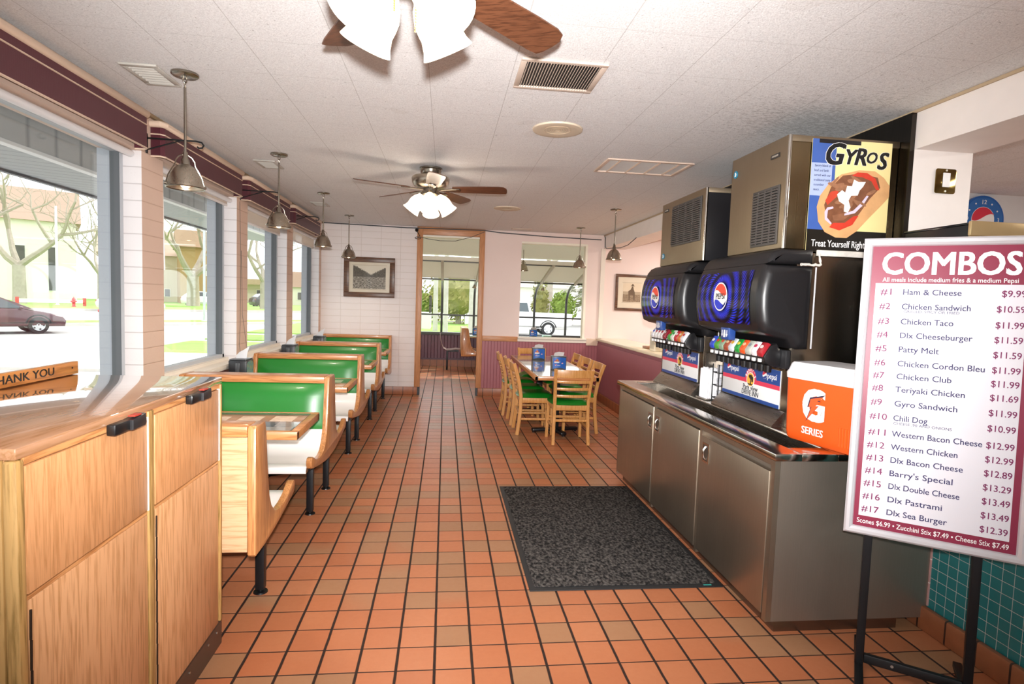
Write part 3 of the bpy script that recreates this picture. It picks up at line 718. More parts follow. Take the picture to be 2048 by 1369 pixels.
def bar(mb, pts, w, h, up=(0, 0, 1), bev=True):
    """rectangular rail of width w (sideways) and height h (along up) through points"""
    up = Vector(up); rows = []
    pts = [Vector(p) for p in pts]
    for i, p in enumerate(pts):
        d = (pts[min(i+1, len(pts)-1)]-pts[max(i-1, 0)]).normalized(); s = d.cross(up).normalized(); u2 = s.cross(d).normalized()
        c = 0.75; q = []
        for a, b in ((-1, -c), (-c, -1), (c, -1), (1, -c), (1, c), (c, 1), (-c, 1), (-1, c)): q.append(mb.bm.verts.new(p+s*a*w/2+u2*b*h/2))
        rows.append(q)
    for i in range(len(rows)-1): mb._bridge(rows[i], rows[i+1])
    mb.bm.faces.new(rows[0][::-1]); mb.bm.faces.new(rows[-1])
    return mb
def make_chair(label):
    t = thing('dining_chair', label, 'chair', (1.39, 6.36, 0), 0, 'ladder back chairs around the dining table')
    def postx(z): return 0.188 if z < 0.45 else 0.188+0.015*(z-0.45)/0.38
    for s in (-1, 1):
        pts = [(s*0.195, -0.215, 0.0), (s*0.19, -0.195, 0.15), (s*0.186, -0.182, 0.30), (s*0.184, -0.18, 0.45), (s*0.19, -0.205, 0.60), (s*0.197, -0.238, 0.72), (s*0.204, -0.275, 0.83)]
        bar(MB(), pts, 0.034, 0.040, (0, 1, 0)).build('rear_leg', M_chairw, t)
        bar(MB(), [(s*0.196, 0.19, 0.0), (s*0.190, 0.185, 0.25), (s*0.185, 0.18, 0.425)], 0.034, 0.034, (0, 1, 0)).build('front_leg', M_chairw, t)
        bar(MB(), [(s*0.187, -0.17, 0.185), (s*0.187, 0.175, 0.185)], 0.018, 0.026).build('stretcher', M_chairw, t)
        bar(MB(), [(s*0.184, -0.165, 0.405), (s*0.184, 0.165, 0.405)], 0.022, 0.06).build('seat_rail', M_chairw, t)
    bar(MB(), [(-0.175, -0.188, 0.265), (0.175, -0.188, 0.265)], 0.018, 0.028).build('stretcher', M_chairw, t)
    bar(MB(), [(-0.175, 0.184, 0.235), (0.175, 0.184, 0.235)], 0.018, 0.028).build('stretcher', M_chairw, t)
    bar(MB(), [(-0.175, -0.18, 0.405), (0.175, -0.18, 0.405)], 0.022, 0.06).build('seat_rail', M_chairw, t)
    bar(MB(), [(-0.175, 0.18, 0.405), (0.175, 0.18, 0.405)], 0.022, 0.06).build('seat_rail', M_chairw, t)
    for z, h, y0 in ((0.785, 0.085, -0.262), (0.695, 0.03, -0.232), (0.615, 0.03, -0.21), (0.535, 0.03, -0.193)):
        x = postx(z)-0.012; pts = []
        for k in range(9):
            q = -1+k/4; pts.append((q*x, y0-0.028*(1-q*q), z))
        bar(MB(), pts, 0.016, h).build('back_slat', M_chairw, t)
    rows = []
    nu = nv = 12
    prof = []
    for a in range(nv+1):
        row = []
        for b in range(nu+1):
            x = -1+2*b/nu; y = -1+2*a/nv
            X = x*math.sqrt(1-0.22*y*y)*0.222; Y = y*math.sqrt(1-0.22*x*x)*0.222+0.005
            e = min(1-abs(x), 1-abs(y)); z = 0.442+0.042*min(1, e*3.2)**0.5
            row.append((X, Y, z))
        rows.append(row)
    mb = MB().sheet(rows)
    edge = [rows[0][b] for b in range(nu)]+[rows[a][nu] for a in range(nv)]+[rows[nv][b] for b in range(nu, 0, -1)]+[rows[a][0] for a in range(nv, 0, -1)]
    lo = [mb.bm.verts.new((p[0]*0.97, p[1]*0.97, 0.434)) for p in edge]; up = [mb.bm.verts.new(p) for p in edge]
    mb._bridge(lo, up); mb.bm.faces.new(lo)
    bmesh.ops.remove_doubles(mb.bm, verts=mb.bm.verts[:], dist=0.0002)
    mb.build('seat', M_greenseat, t)
    return t
c0 = make_chair('ladder back oak chair at the end of the dining table facing the doorway wall')
c0.location = (1.39, 6.35, 0)
spots = [((1.075, 6.80), -pi/2, 'ladder back chair on the aisle side of the dining table, beside the end chair'), ((1.06, 7.335), -pi/2, 'middle ladder back chair on the aisle side of the dining table'),
         ((1.02, 7.945), -pi/2, 'ladder back chair on the aisle side of the dining table, next to the doorway wall'),
         ((1.61, 6.89), pi/2, 'ladder back chair on the half wall side of the dining table, beside the soda counter'), ((1.60, 7.43), pi/2, 'middle ladder back chair on the half wall side of the dining table'),
         ((1.60, 8.0), pi/2, 'ladder back chair on the half wall side of the dining table, under the far pendant'), ((1.34, 8.60), pi, 'ladder back chair at the far end of the dining table under the window opening')]
for (x, y), rz, lb in spots: dup(c0, (x, y, 0), lb, rz)

# branded napkin holders on the dining table and in the sunroom
M_blue = plain('2c62b4', 0.3); M_blue2 = plain('4f8fd0', 0.3); M_redp = plain('d8334a', 0.4); M_whitep = plain('f3f1f0', 0.5)
M_grey = plain('55585c', 0.35, 0.3)
def wave_logo(mb_r, mb_w, mb_b, M, r, ring=0.0):
    """round badge: red top, white wave, blue bottom"""
    def cut(y0a, y1a): pass
    n = 16
    top = [(r*cos(a), r*sin(a)) for a in [radians(12+ (180-12-(-8))*i/n) for i in range(n+1)]]
    wv = [(x, 0.28*r*sin(x/r*2.2)+0.18*r) for x in [-r*0.97+1.94*r*i/n for i in range(n+1)]]
    mb_w.flat(circ(r*(1+ring), 32), M, 0.0004)
    U = M @ Matrix.Translation((0, 0, 0.0005))
    a0 = math.asin(0.28*sin(2.13)+0.18); 
    red = [(x, y) for x, y in wv]+[(r*0.97*cos(a), r*0.97*sin(a)) for a in [a0+(pi-2*a0+0.40)*i/n for i in range(1, n)]]
    mb_r.flat(red, U, 0.0004)
    wv2 = [(x, 0.22*r*sin(x/r*2.2)-0.36*r) for x in [-r*0.86+1.72*r*i/n for i in range(n+1)]]
    blue = wv2[::-1]+[(r*0.95*cos(a), r*0.95*sin(a)) for a in [radians(208+(350-208)*i/n) for i in range(1, n)]]
    mb_b.flat(blue, U, 0.0004)
def make_napholder(label, loc, group, rz=0.0):
    t = thing('napkin_holder', label, 'napkin holder', loc, rz, group)
    w, h, dpt = 0.086, 0.165, 0.055
    mb = MB()
    def curve(k): return [(w*(-1+2*i/8), k-0.012*(1-(-1+2*i/8)**2)) for i in range(9)]
    body = [(x, -dpt-(y+0.0)) for x, y in [(p[0], 0.016*(1-(p[0]/w)**2)) for p in curve(0)]]+[(x, dpt+0.016*(1-(x/w)**2)) for x in [w*(1-2*i/8) for i in range(9)]]
    MB().prism(body, 'z', 0.0, h, 0.003).build('case', M_grey, t)
    face = [(w*0.9*(-1+2*i/8), -dpt-0.0165*(1-(0.9*(-1+2*i/8))**2)-0.0012) for i in range(9)]
    zb = lambda x: 0.012+0.018*(1-(x/(w*0.9))**2); ztp = lambda x: h-0.010-0.008*(x/(w*0.9))**2
    MB().sheet([[(x, y, ztp(x)) for x, y in face], [(x, y, 0.075) for x, y in face], [(x, y, zb(x)) for x, y in face]]).build('front_sheet', M_blue, t)
    fp = lambda x, z: plane((x, -dpt-0.0165*(1-(x/w)**2)-0.0022, z), (1, 0, 0), (0, 0, 1))
    mr, mw, mb_ = MB(), MB(), MB()
    for (x, z, r) in ((0.035, 0.082, 0.010), (-0.043, 0.060, 0.010)): wave_logo(mr, mw, mb_, fp(x, z), r)
    mr.flat([(-0.034, -0.008), (0.034, -0.008), (0.034, 0.0), (0.012, 0.004), (-0.012, 0.004), (-0.034, 0.0)], fp(-0.028, 0.112)); mr.flat(circ(0.015, 20), fp(-0.028, 0.120))
    mw.flat([(-0.034, -0.008), (0.034, -0.008), (0.034, 0.008), (-0.034, 0.008)], fp(-0.028, 0.098))
    mw.text('pepsi', fp(-0.008, 0.060), 0.018, ex=0.0003)
    mr.build('red_print', M_redp, t, None); mw.build('white_print', M_whitep, t, None); mb_.build('blue_print', plain('1d3f8f', 0.4), t, None)
    k = MB().flat(circ(0.010, 18), plane((-0.028, -dpt-0.0175, 0.120), (1, 0, 0), (0, 0, 1)), 0.0008)
    k.build('badge', plain('d9a233', 0.4), t, None)
    MB().sheet([[(-0.055, 0.0, h-0.02), (0.0, 0.006, h-0.02), (0.055, 0.0, h-0.02)], [(-0.058, -0.012, h+0.02), (0.0, -0.004, h+0.026), (0.060, -0.014, h+0.020)], [(-0.052, -0.03, h+0.040), (0.0, -0.016, h+0.052), (0.062, -0.034, h+0.046)]], 0.006, (0, 1, 0)).build('napkin', plain('efe7e4', 0.85), t)
    return t
nh = make_napholder('blue napkin holder on the dining table, closer to the end chair', (1.363, 6.85, 0.7405), 'blue napkin holders on the dining table')
dup(nh, (1.308, 8.02, 0.7405), 'blue napkin holder on the dining table, closer to the window opening')
# ------------------------------------------------------------------ stainless soda counter
M_steely = mat_steel('steel_door', 'ac9d8b', 0.36, 'z', 0.95); M_steelend = mat_steel('steel_end', '9f9488', 0.44, 'z', 0.86)
CT = 0.875
sc_ = thing('soda_counter', 'long stainless steel counter cabinet with three doors under the drink machines', 'counter', (1.95, 3.735, 0))
def cb(x0, x1, y0, y1, z0, z1, bev=0.0, mb=None): return (mb or MB()).box(x0-1.95, x1-1.95, y0-3.735, y1-3.735, z0, z1, bev)
cb(1.572, 2.382, 2.512, 4.945, 0.06, 0.70).build('body', M_steelend, sc_)
mb = cb(1.572, 1.655, 2.512, 4.945, 0.70, 0.838); cb(1.855, 2.382, 2.512, 4.945, 0.70, 0.838, mb=mb); cb(1.655, 1.855, 2.512, 2.62, 0.70, 0.838, mb=mb); cb(1.655, 1.855, 4.86, 4.945, 0.70, 0.838, mb=mb)
mb.build('upper_body', M_steelend, sc_)
cb(1.600, 2.24, 2.53, 4.92, 0.0, 0.06).build('kick_plate', mat_steel('kick_steel', '8a8077', 0.3), sc_)
mb = cb(1.53, 1.665, 2.492, 4.990, 0.84, CT, 0.004); cb(1.845, 2.382, 2.492, 4.990, 0.84, CT, 0.004, mb); cb(1.664, 1.846, 2.492, 2.615, 0.84, CT, 0.003, mb); cb(1.664, 1.846, 4.855, 4.990, 0.84, CT, 0.003, mb)
mb.build('counter_top', mat_steel('polished_top', 'cfc8be', 0.13, 'y'), sc_)
mb = cb(1.6655, 1.672, 2.615, 4.855, 0.72, 0.868); cb(1.838, 1.8445, 2.615, 4.855, 0.72, 0.868, mb=mb); cb(1.6655, 1.8445, 2.616, 2.622, 0.72, 0.868, mb=mb); cb(1.6655, 1.8445, 4.848, 4.854, 0.72, 0.868, mb=mb); cb(1.6655, 1.8445, 2.616, 4.854, 0.705, 0.72, mb=mb)
mb.build('ice_trough', mat_steel('trough_steel', 'b9b2a9', 0.25, 'y'), sc_)
mb = cb(1.545, 1.5715, 2.512, 4.945, 0.81, 0.838)
for y0, y1 in ((2.512, 2.545), (3.288, 3.318), (4.062, 4.092), (4.915, 4.945)): cb(1.545, 1.5715, y0, y1, 0.06, 0.81, mb=mb)
mb.build('face_frame', M_steely, sc_)
for y0, y1, hy, dz in ((2.549, 3.284, 3.21, -0.022), (3.322, 4.058, 3.997, 0), (4.096, 4.911, 4.143, 0)):
    dr = cb(1.540, 1.5705, y0, y1, 0.085, 0.800+dz, 0.003).build('door', M_steely, sc_)
    mb = MB(); z0, z1 = 0.632+dz*0, 0.748
    for a, b, c, d in ((hy-0.042, hy-0.030, z0, z1), (hy+0.030, hy+0.042, z0, z1), (hy-0.030, hy+0.030, z0, z0+0.012), (hy-0.030, hy+0.030, z1-0.012, z1)): cb(1.534, 1.5395, a, b, c, d, mb=mb)
    mb.build('handle_frame', M_chrome, dr)
    cb(1.536, 1.5398, hy-0.029, hy+0.029, z0+0.013, z1-0.013).build('handle_recess', plain('6f6860', 0.35, 0.8), dr)
    MB().tube([(1.536-1.95, hy-3.735, z1-0.02), (1.524-1.95, hy-3.735, z1-0.035), (1.522-1.95, hy-3.735, (z0+z1)/2), (1.524-1.95, hy-3.735, z0+0.035), (1.536-1.95, hy-3.735, z0+0.02)], 0.007, 8).build('handle_pull', M_chrome, dr)

# ------------------------------------------------------------------ drink dispensers
M_bplast = plain('1d1c1e', 0.34, 0, 0.5, 0.0, 0.08); M_bgloss = plain('0d0d10', 0.12)
def mat_rings(cy, cz):
    t = NT('blue_ring_graphic')
    tc = t.node('ShaderNodeTexCoord'); sp = t.node('ShaderNodeSeparateXYZ'); t.link(tc.outputs['Object'], sp.inputs[0])
    y = t.math('SUBTRACT', sp.outputs[1], cy); z = t.math('SUBTRACT', sp.outputs[2], cz)
    r = t.math('SQRT', t.math('ADD', t.math('MULTIPLY', y, y), t.math('MULTIPLY', z, z)))
    a = t.math('ARCTAN2', z, y)
    ph = t.math('FRACT', t.math('DIVIDE', t.math('SUBTRACT', r, 0.075), 0.078))
    env = t.math('POWER', t.math('MAXIMUM', t.math('SINE', t.math('MULTIPLY', ph, pi)), 0.0), 2.0)
    sp2 = t.math('SINE', t.math('ADD', t.math('MULTIPLY', a, 64.0), t.math('MULTIPLY', r, 260.0)))
    k = t.math('MULTIPLY', env, t.math('ADD', 0.5, t.math('MULTIPLY', sp2, 0.5)))
    fall = t.math('MAXIMUM', t.math('SUBTRACT', 1.25, t.math('MULTIPLY', r, 2.3)), 0.0)
    k = t.math('MULTIPLY', k, fall)
    c = t.mix(k, '0a0a12', '2a35d8')
    t.base(c); t.link(c, t.b.inputs['Emission Color']); t.link(t.math('MULTIPLY', k, 0.55), t.b.inputs['Emission Strength'])
    t.set(0.12, spec=0.5); return t.m
HEAD = [(0.095, 0.445), (0.02, 0.443), (-0.01, 0.455), (-0.035, 0.50), (-0.15, 0.525), (-0.195, 0.545), (-0.212, 0.60), (-0.222, 0.67), (-0.225, 0.735), (-0.220, 0.80), (-0.205, 0.87), (-0.185, 0.915), (0.095, 0.915)]
LID = [(0.090, 0.917), (-0.183, 0.917), (-0.172, 0.945), (-0.145, 0.980), (-0.105, 1.0), (0.090, 1.003)]
BAND = None
def make_dispenser(label, y0, y1, cols, logo_y):
    """local frame: x = 0 on the splash panel, y = 0 at the near end, z = 0 on the counter top"""
    L_ = y1-y0
    t = thing('drink_dispenser', label, 'drink dispenser', (1.925, y0, CT), 0, None)
    MB().box(0.0, 0.453, 0.0, L_, 0.001, 0.985, 0.004).build('cabinet', mat_steel('cabinet_steel', 'a59a8c', 0.2, 'z'), t)
    hd = MB().prism([(p[0]-0.001 if p[0] > 0 else p[0], p[1]) for p in HEAD], 'y', -0.035, L_+0.02, 0.055, 5).build('head', M_bplast, t, 50)
    MB().prism(LID, 'y', -0.02, L_+0.005, 0.03, 4).build('lid', M_bplast, t, 50)
    # curved lit front sheet
    zs = [0.575+(0.885-0.575)*k/12 for k in range(13)]
    def fx(z):
        for (xa, za), (xb, zb) in zip(HEAD[5:12], HEAD[6:12]):
            if za <= z <= zb: return xa+(xb-xa)*(z-za)/(zb-za)
        return HEAD[11][0]
    MB().box(0.086, 0.094, -0.0375, -0.0352, 0.455, 0.905).build('side_trim', plain('cfcfd2', 0.4), t, None)
    rows = [[(fx(z)-0.004, 0.075+(L_-0.13)*j/8, z) for j in range(9)] for z in zs]
    cyl_ = 0.075+(L_-0.13)*logo_y
    pn = MB().sheet(rows).build('front_panel', mat_rings(cyl_, 0.735), t, 60)
    pl = plane((-0.2315, cyl_, 0.735), (0, -1, 0), (0, 0, 1))
    MB().flat(circ(0.088, 40), pl, 0.001).build('badge_rim', M_whitep, pn, None)
    U = pl @ Matrix.Translation((0, 0, 0.0012)); n = 20; r = 0.080
    wv = [(x, 0.22*r*sin(-x/r*2.4)+0.30*r) for x in [-0.94*r+1.88*r*i/n for i in range(n+1)]]
    top = [(r*cos(a), r*sin(a)) for a in [radians(4+(148)*i/n) for i in range(1, n)]]
    MB().flat(wv+top, U, 0.0005).build('badge_red', plain('f04a34', 0.4), pn, None)
    wv = [(x, 0.20*r*sin(-x/r*2.4)-0.42*r) for x in [0.86*r-1.72*r*i/n for i in range(n+1)]]
    bot = [(r*cos(a), r*sin(a)) for a in [radians(198+(152)*i/n) for i in range(1, n)]]
    MB().flat(wv+bot, U, 0.0005).build('badge_blue', plain('2436c8', 0.4), pn, None)
    MB().text('PEPSI', U @ Matrix.Translation((0, 0.001, 0)), 0.048, bold=0.02, sx=1.12).build('badge_lettering', M_black, pn, None)
    # ice chute sign
    ic = MB().box(-0.195, -0.15, cyl_-0.065, cyl_+0.045, 0.470, 0.548, 0.006).build('chute_sign', plain('28498f', 0.3), t)
    ip = plane((-0.1956, cyl_-0.01, 0.509), (0, -1, 0), (0, 0, 1))
    mb = MB()
    for sx in (-0.030, 0.030): mb.flat([(sx-0.004, 0.02), (sx+0.004, 0.02), (sx+0.004, -0.004), (sx+0.011, -0.004), (sx, -0.022), (sx-0.011, -0.004), (sx-0.004, -0.004)], ip)
    mb.flat([(-0.008, 0.022), (0.008, 0.022), (0.013, -0.006), (0.013, -0.024), (-0.013, -0.024), (-0.013, -0.006)], ip)
    mb.build('chute_symbols', M_whitep, ic, None)
    MB().box(-0.03, -0.001, 0.0, L_, 0.335, 0.44, 0.004).build('valve_recess', plain('29292b', 0.3), t)
    MB().prism([(-0.031, 0.34), (-0.06, 0.45), (-0.031, 0.45)], 'y', cyl_-0.07, cyl_+0.05).build('ice_chute', plain('6d7173', 0.15, 0.3), t)
    # two banks of five valves
    for bank, cs in enumerate(cols):
        yb = (L_-0.07-0.345) if bank == 0 else 0.045
        MB().prism([(-0.031, 0.345), (-0.09, 0.345), (-0.125, 0.37), (-0.132, 0.40), (-0.095, 0.460), (-0.06, 0.475), (-0.031, 0.43)], 'y', yb, yb+0.345, 0.006).build('valve_bank', M_bplast, t)
        for k in range(5):
            ya = yb+0.345-0.066*(k+1)-0.006
            va = MB().prism([(-0.124, 0.385), (-0.138, 0.405), (-0.140, 0.425), (-0.106, 0.477), (-0.088, 0.470), (-0.094, 0.435), (-0.12, 0.395)], 'y', ya+0.004, ya+0.062, 0.002).build('valve', plain(cs[k][0], 0.3), t)
            vp = plane((-0.1245, ya+0.033, 0.4525), (0, -1, 0), (0.030, 0, 0.046))
            MB().flat(circ(0.016, 14, 0, 0, 0, 2*pi, 0.011), vp, 0.0015).build('valve_mark', plain(cs[k][1], 0.35), va, None)
            MB().box(-0.1385, -0.126, ya+0.022, ya+0.048, 0.364, 0.384, 0.002).build('valve_button', M_whitep, va)
            MB().cyl((-0.080, ya+0.033, 0.346), (-0.080, ya+0.033, 0.308), 0.022, 0.019, 14).build('nozzle', M_black, va)
    # printed splash panel
    ys, z0, z1 = (0.076, L_-0.035), 0.094, 0.315
    sg = MB().box(-0.006, -0.0005, ys[0], ys[1], z0, z1, 0.001).build('splash_panel', M_whitep, t)
    wd = ys[1]-ys[0]; P0 = plane((-0.0062, ys[1], z0), (0, -1, 0), (0, 0, 1)); H = z1-z0
    mb = MB().flat([(0, H*0.60), (wd, H*0.60), (wd, H), (0, H)], P0).flat([(0, 0), (wd, 0), (wd, H*0.10), (0, H*0.10)], P0)
    mb.build('blue_band', plain('264a93', 0.35), sg, None)
    mb = MB().flat([(0, H*0.48), (wd, H*0.48), (wd, H*0.60), (0, H*0.60)], P0, 0.0008)
    mb.flat(circ(0.066, 30, wd*0.53, H*0.60, -0.25, pi+0.25), P0, 0.0012)
    mb.build('red_band', plain('e2405c', 0.35), sg, None)
    MB().flat(circ(0.047, 28, wd*0.53, H*0.58), P0, 0.0016).build('round_rim', M_whitep, sg, None)
    MB().flat(circ(0.041, 28, wd*0.53, H*0.58), P0, 0.0020).build('round_picture', plain('f0b63c', 0.4), sg, None)
    tr = MB(); cx, cy = wd*0.53, H*0.58                              # tree silhouette
    for (dx, dy, r) in ((0.006, 0.016, 0.016), (0.02, 0.010, 0.013), (-0.010, 0.020, 0.011), (0.022, -0.004, 0.010)): tr.flat(circ(r, 10, cx+dx, cy+dy), P0, 0.0023+dx*0.003)
    tr.flat([(cx-0.002, cy-0.028), (cx+0.010, cy-0.028), (cx+0.007, cy+0.01), (cx+0.001, cy+0.01)], P0, 0.0025); tr.flat([(cx-0.032, cy-0.026), (cx+0.030, cy-0.026), (cx+0.022, cy-0.034), (cx-0.022, cy-0.034)], P0, 0.0025)
    tr.build('tree_print', plain('231c12', 0.5), sg, None)
    wt = MB()
    for k, ch in enumerate("BARRY'S"):
        a = radians(160-140*k/6); wt.text(ch, P0 @ Matrix.Translation((cx+0.056*cos(a), cy+0.004+0.056*sin(a), 0.0013)) @ Matrix.Rotation(a-pi/2, 4, 'Z'), 0.026, bold=0.02)
    lr, lw, lb = MB(), MB(), MB()
    for xx in (wd*0.12, wd*0.76):
        wave_logo(lr, lw, lb, P0 @ Matrix.Translation((xx, H*0.81, 0.0007)), 0.024)
        wt.text('pepsi', P0 @ Matrix.Translation((xx+0.028, H*0.80, 0.0007)), 0.05, 'LEFT', 0.006)
    wt.build('white_lettering', M_whitep, sg, None); lr.build('badge_red', M_redp, sg, None); lw.build('badge_white', M_whitep, sg, None); lb.build('badge_blue', plain('1c3f8e', 0.4), sg, None)
    MB().text('Park View', P0 @ Matrix.Translation((cx, H*0.34, 0.0006)), 0.047, bold=0.008, sx=0.92).text('DRIVE INN', P0 @ Matrix.Translation((cx, H*0.19, 0.0006)), 0.046, bold=0.008, sx=0.92).build('black_lettering', plain('25252b', 0.5), sg, None)
    MB().prism([(-0.001, 0.001), (-0.074, 0.001), (-0.077, 0.008), (-0.010, 0.083), (-0.001, 0.088)], 'y', 0.02, L_-0.02).build('drip_skirt', M_steelh, t)
    return t
C = [[('e8e8ec', '2f57c2'), ('e8e4e2', 'c8324a'), ('e8e4e2', 'c8324a'), ('e6e2e0', 'b52a3c'), ('8f2430', 'd8d0ce')], [('3f9a3c', 'd8382c'), ('dfe8dc', '3f8f45'), ('c02a34', 'f0e0dc'), ('c8743a', 'f0d8b0'), ('e6e4ea', 'c23a44')]]
C2 = [[('2a48c0', 'f0eef0'), ('4c9a34', 'c83a2c'), ('8aa58c', 'd04a3c'), ('a04a30', 'e8c8a0'), ('d8e2ea', 'e8b440')], [('1f9a3e', 'f2e25a'), ('ee5a24', 'f6c8a0'), ('b9bdb2', '8e959c'), ('f2eef2', 'c23a58'), ('a8242e', 'f0dcd8')]]
make_dispenser('black front drink dispenser behind the cooler, under the poster machine', 3.05, 3.85, C2, 0.505)
make_dispenser('black front drink dispenser at the far end of the counter, under the louvred machine', 4.15, 4.985, C, 0.54)

# ------------------------------------------------------------------ ice machines
def louvers(mb, y0, y1, z0, z1, x, n):
    for k in range(n):
        z = z0+(z1-z0)*(k+0.5)/n; mb.box(x-0.006, x+0.004, y0, y1, z-0.006, z+0.004, 0, M=Matrix.Translation((0, 0, 0)))
    return mb
def make_ice(label, x0, y0, y1, z0, z1, side, gy, gz, plate, badge):
    t = thing('ice_machine', label, 'ice machine', (x0, y0, z0), 0, None)
    Wd, Dp, H = y1-y0, 2.503-x0, z1-z0
    st = mat_steel('ice_machine_steel', 'a8977f', 0.40, 'z')
    MB().box(0.012, Dp, 0.004, Wd-0.004, 0.001, H-0.006, 0.004).build('case', side, t)
    MB().box(0.0, 0.014, 0.0, Wd, 0.001, H, 0.006, 3).build('front_panel', st, t)
    MB().cyl((0.012, 0.003, 0.002), (0.012, 0.003, H-0.001), 0.011, n=14).build('corner_trim', M_chrome, t)
    MB().box(0.02, Dp, -0.001, Wd, H-0.035, H, 0.003).build('top_trim', st, t)
    (a, b), (c, d) = gy, gz
    g = MB().box(-0.008, -0.0005, a, b, c, d, 0.002).build('grille', plain('4a4643', 0.45), t)
    MB().box(-0.0086, -0.0079, a+0.014, b-0.014, c+0.014, d-0.014).build('grille_opening', plain('1a1817', 0.6), g, None)
    mb = MB(); n = 19
    for k in range(n):
        z = c+0.016+(d-c-0.032)*(k+0.5)/n; mb.box(-0.016, -0.0087, a+0.012, b-0.012, z-0.006, z+0.003)
    for q in (0.25, 0.5, 0.75): mb.box(-0.0155, -0.0087, a+(b-a)*q-0.003, a+(b-a)*q+0.003, c+0.012, d-0.012)
    mb.build('louvers', plain('4d4845', 0.45), g, None)
    if plate:
        y, z = plate; MB().box(-0.004, -0.0005, y-0.045, y+0.045, z-0.012, z+0.012, 0.001).build('name_plate', plain('2b2725', 0.4), t)
        mb = MB().text('HOSHIZAKI', plane((-0.0042, y, z), (0, -1, 0), (0, 0, 1)), 0.014, bold=0.01, sx=0.9); mb.build('plate_lettering', plain('b9aea0', 0.4), t, None)
    y, z = badge
    MB().cyl((-0.004, y, z), (-0.0005, y, z), 0.024, n=24).build('round_badge', plain('2c86a8', 0.25), t)
    MB().flat([(-0.010, -0.012), (0.008, -0.012), (0.012, 0.0), (0.004, 0.013), (-0.008, 0.011), (-0.003, 0.0)], plane((-0.0042, y, z), (0, -1, 0), (0, 0, 1)), 0.0005).build('badge_bird', M_whitep, t, None)
    return t
make_ice('tall bronze steel ice machine with the gyros poster taped on its side', 1.84, 3.07, 3.70, 1.8795, 2.50, mat_steel('ice_side', '9d8a68', 0.22, 'z'), (0.05, 0.33), (0.03, 0.36), (0.12, 0.53), (0.575, 0.52))
make_ice('lower ice machine with a black side at the far end of the soda counter', 1.84, 4.08, 4.92, 1.8795, 2.405, plain('18171a', 0.3), (0.05, 0.60), (0.15, 0.475), (0.74, 0.465), (0.77, 0.085))
# insulating white foam left where the machine meets the dispenser
mb = MB()
rr = random.Random(3)
fm = MB().box(2.03, 2.37, 3.035, 3.0485, 1.845, 1.878, 0.004)
fm.tube([(1.92+0.012*k, 3.006, 1.792+rr.uniform(-0.003, 0.003)) for k in range(10)]+[(2.035, 3.006+0.003*k, 1.795+0.009*k) for k in range(8)], [rr.uniform(0.004, 0.009) for k in range(18)], 7)
tag(fm.build('foam_tape', plain('d9d4cb', 0.7, 0, 0.4, 0, 0.3, 40)), 'white tape and foam strip sealing the joint under the poster machine', 'tape')

# ------------------------------------------------------------------ gyros poster taped on the side of the machine
gp = thing('gyros_poster', 'GYROS poster taped to the side of the tall ice machine', 'poster', (2.215, 3.0685, 1.87))
PW, PH = 0.475, 0.615
P0 = plane((-PW/2, -0.0055, 0.0), (1, 0, 0), (0, 0, 1))
MB().box(-PW/2, PW/2, -0.005, -0.0015, 0.0, PH).build('paper', plain('f3e2a0', 0.25, 0, 0.5, 0.3, 0.05), gp, None)
def F(pts, z, c, nm, rough=0.3, var=0.08, sc=20):
    return MB().flat([(x*PW, y*PH) for x, y in pts], P0 @ Matrix.Translation((0, 0, z)), 0.0004).build(nm, plain(c, rough, 0, 0.5, 0.3, var, sc), gp, None)
F([(0, 0.17), (0.30, 0.17), (0.30, 1), (0, 1)], 0.0, '3f5fa8', 'blue_panel')
F([(0, 0.50), (0.26, 0.50), (0.26, 0.79), (0, 0.79)], 0.0005, 'a9b8e0', 'pale_panel')
F([(0, 0), (1, 0), (1, 0.20), (0, 0.20)], 0.0005, '1a1713', 'black_panel')
F([(0.08, 0.965), (0.60, 0.965), (0.60, 1.0), (0.08, 1.0)], 0.0009, '17151a', 'tape')
F([(0.10, 0.40), (0.13, 0.27), (0.22, 0.18), (0.36, 0.135), (0.50, 0.135), (0.62, 0.20), (0.76, 0.32), (0.92, 0.45), (1.0, 0.52), (1.0, 0.62), (0.92, 0.69), (0.80, 0.745), (0.60, 0.745), (0.38, 0.70), (0.22, 0.60), (0.13, 0.50)], 0.001, 'd9a672', 'pita', 0.3, 0.25, 14)
F([(0.19, 0.42), (0.24, 0.28), (0.36, 0.22), (0.52, 0.24), (0.64, 0.36), (0.76, 0.50), (0.88, 0.60), (0.84, 0.69), (0.62, 0.715), (0.40, 0.69), (0.26, 0.58)], 0.0015, '7d5038', 'meat', 0.3, 0.45, 28)
F([(0.50, 0.69), (0.58, 0.725), (0.70, 0.725), (0.81, 0.68), (0.87, 0.58), (0.83, 0.58), (0.76, 0.655), (0.64, 0.685)], 0.0021, 'cc3f2e', 'tomato', 0.25, 0.2)
F([(0.27, 0.225), (0.40, 0.20), (0.56, 0.255), (0.63, 0.34), (0.57, 0.335), (0.46, 0.27), (0.32, 0.265)], 0.0021, 'cf4030', 'tomato', 0.25, 0.2)
F([(0.20, 0.46), (0.26, 0.54), (0.36, 0.56), (0.34, 0.50), (0.27, 0.45), (0.23, 0.42)], 0.0021, 'c84a36', 'tomato', 0.25, 0.2)
F([(0.30, 0.33), (0.46, 0.36), (0.52, 0.34), (0.44, 0.29), (0.32, 0.285)], 0.0021, '8f6046', 'meat_slice', 0.3, 0.4, 30)
rr = random.Random(12)
mb = MB()
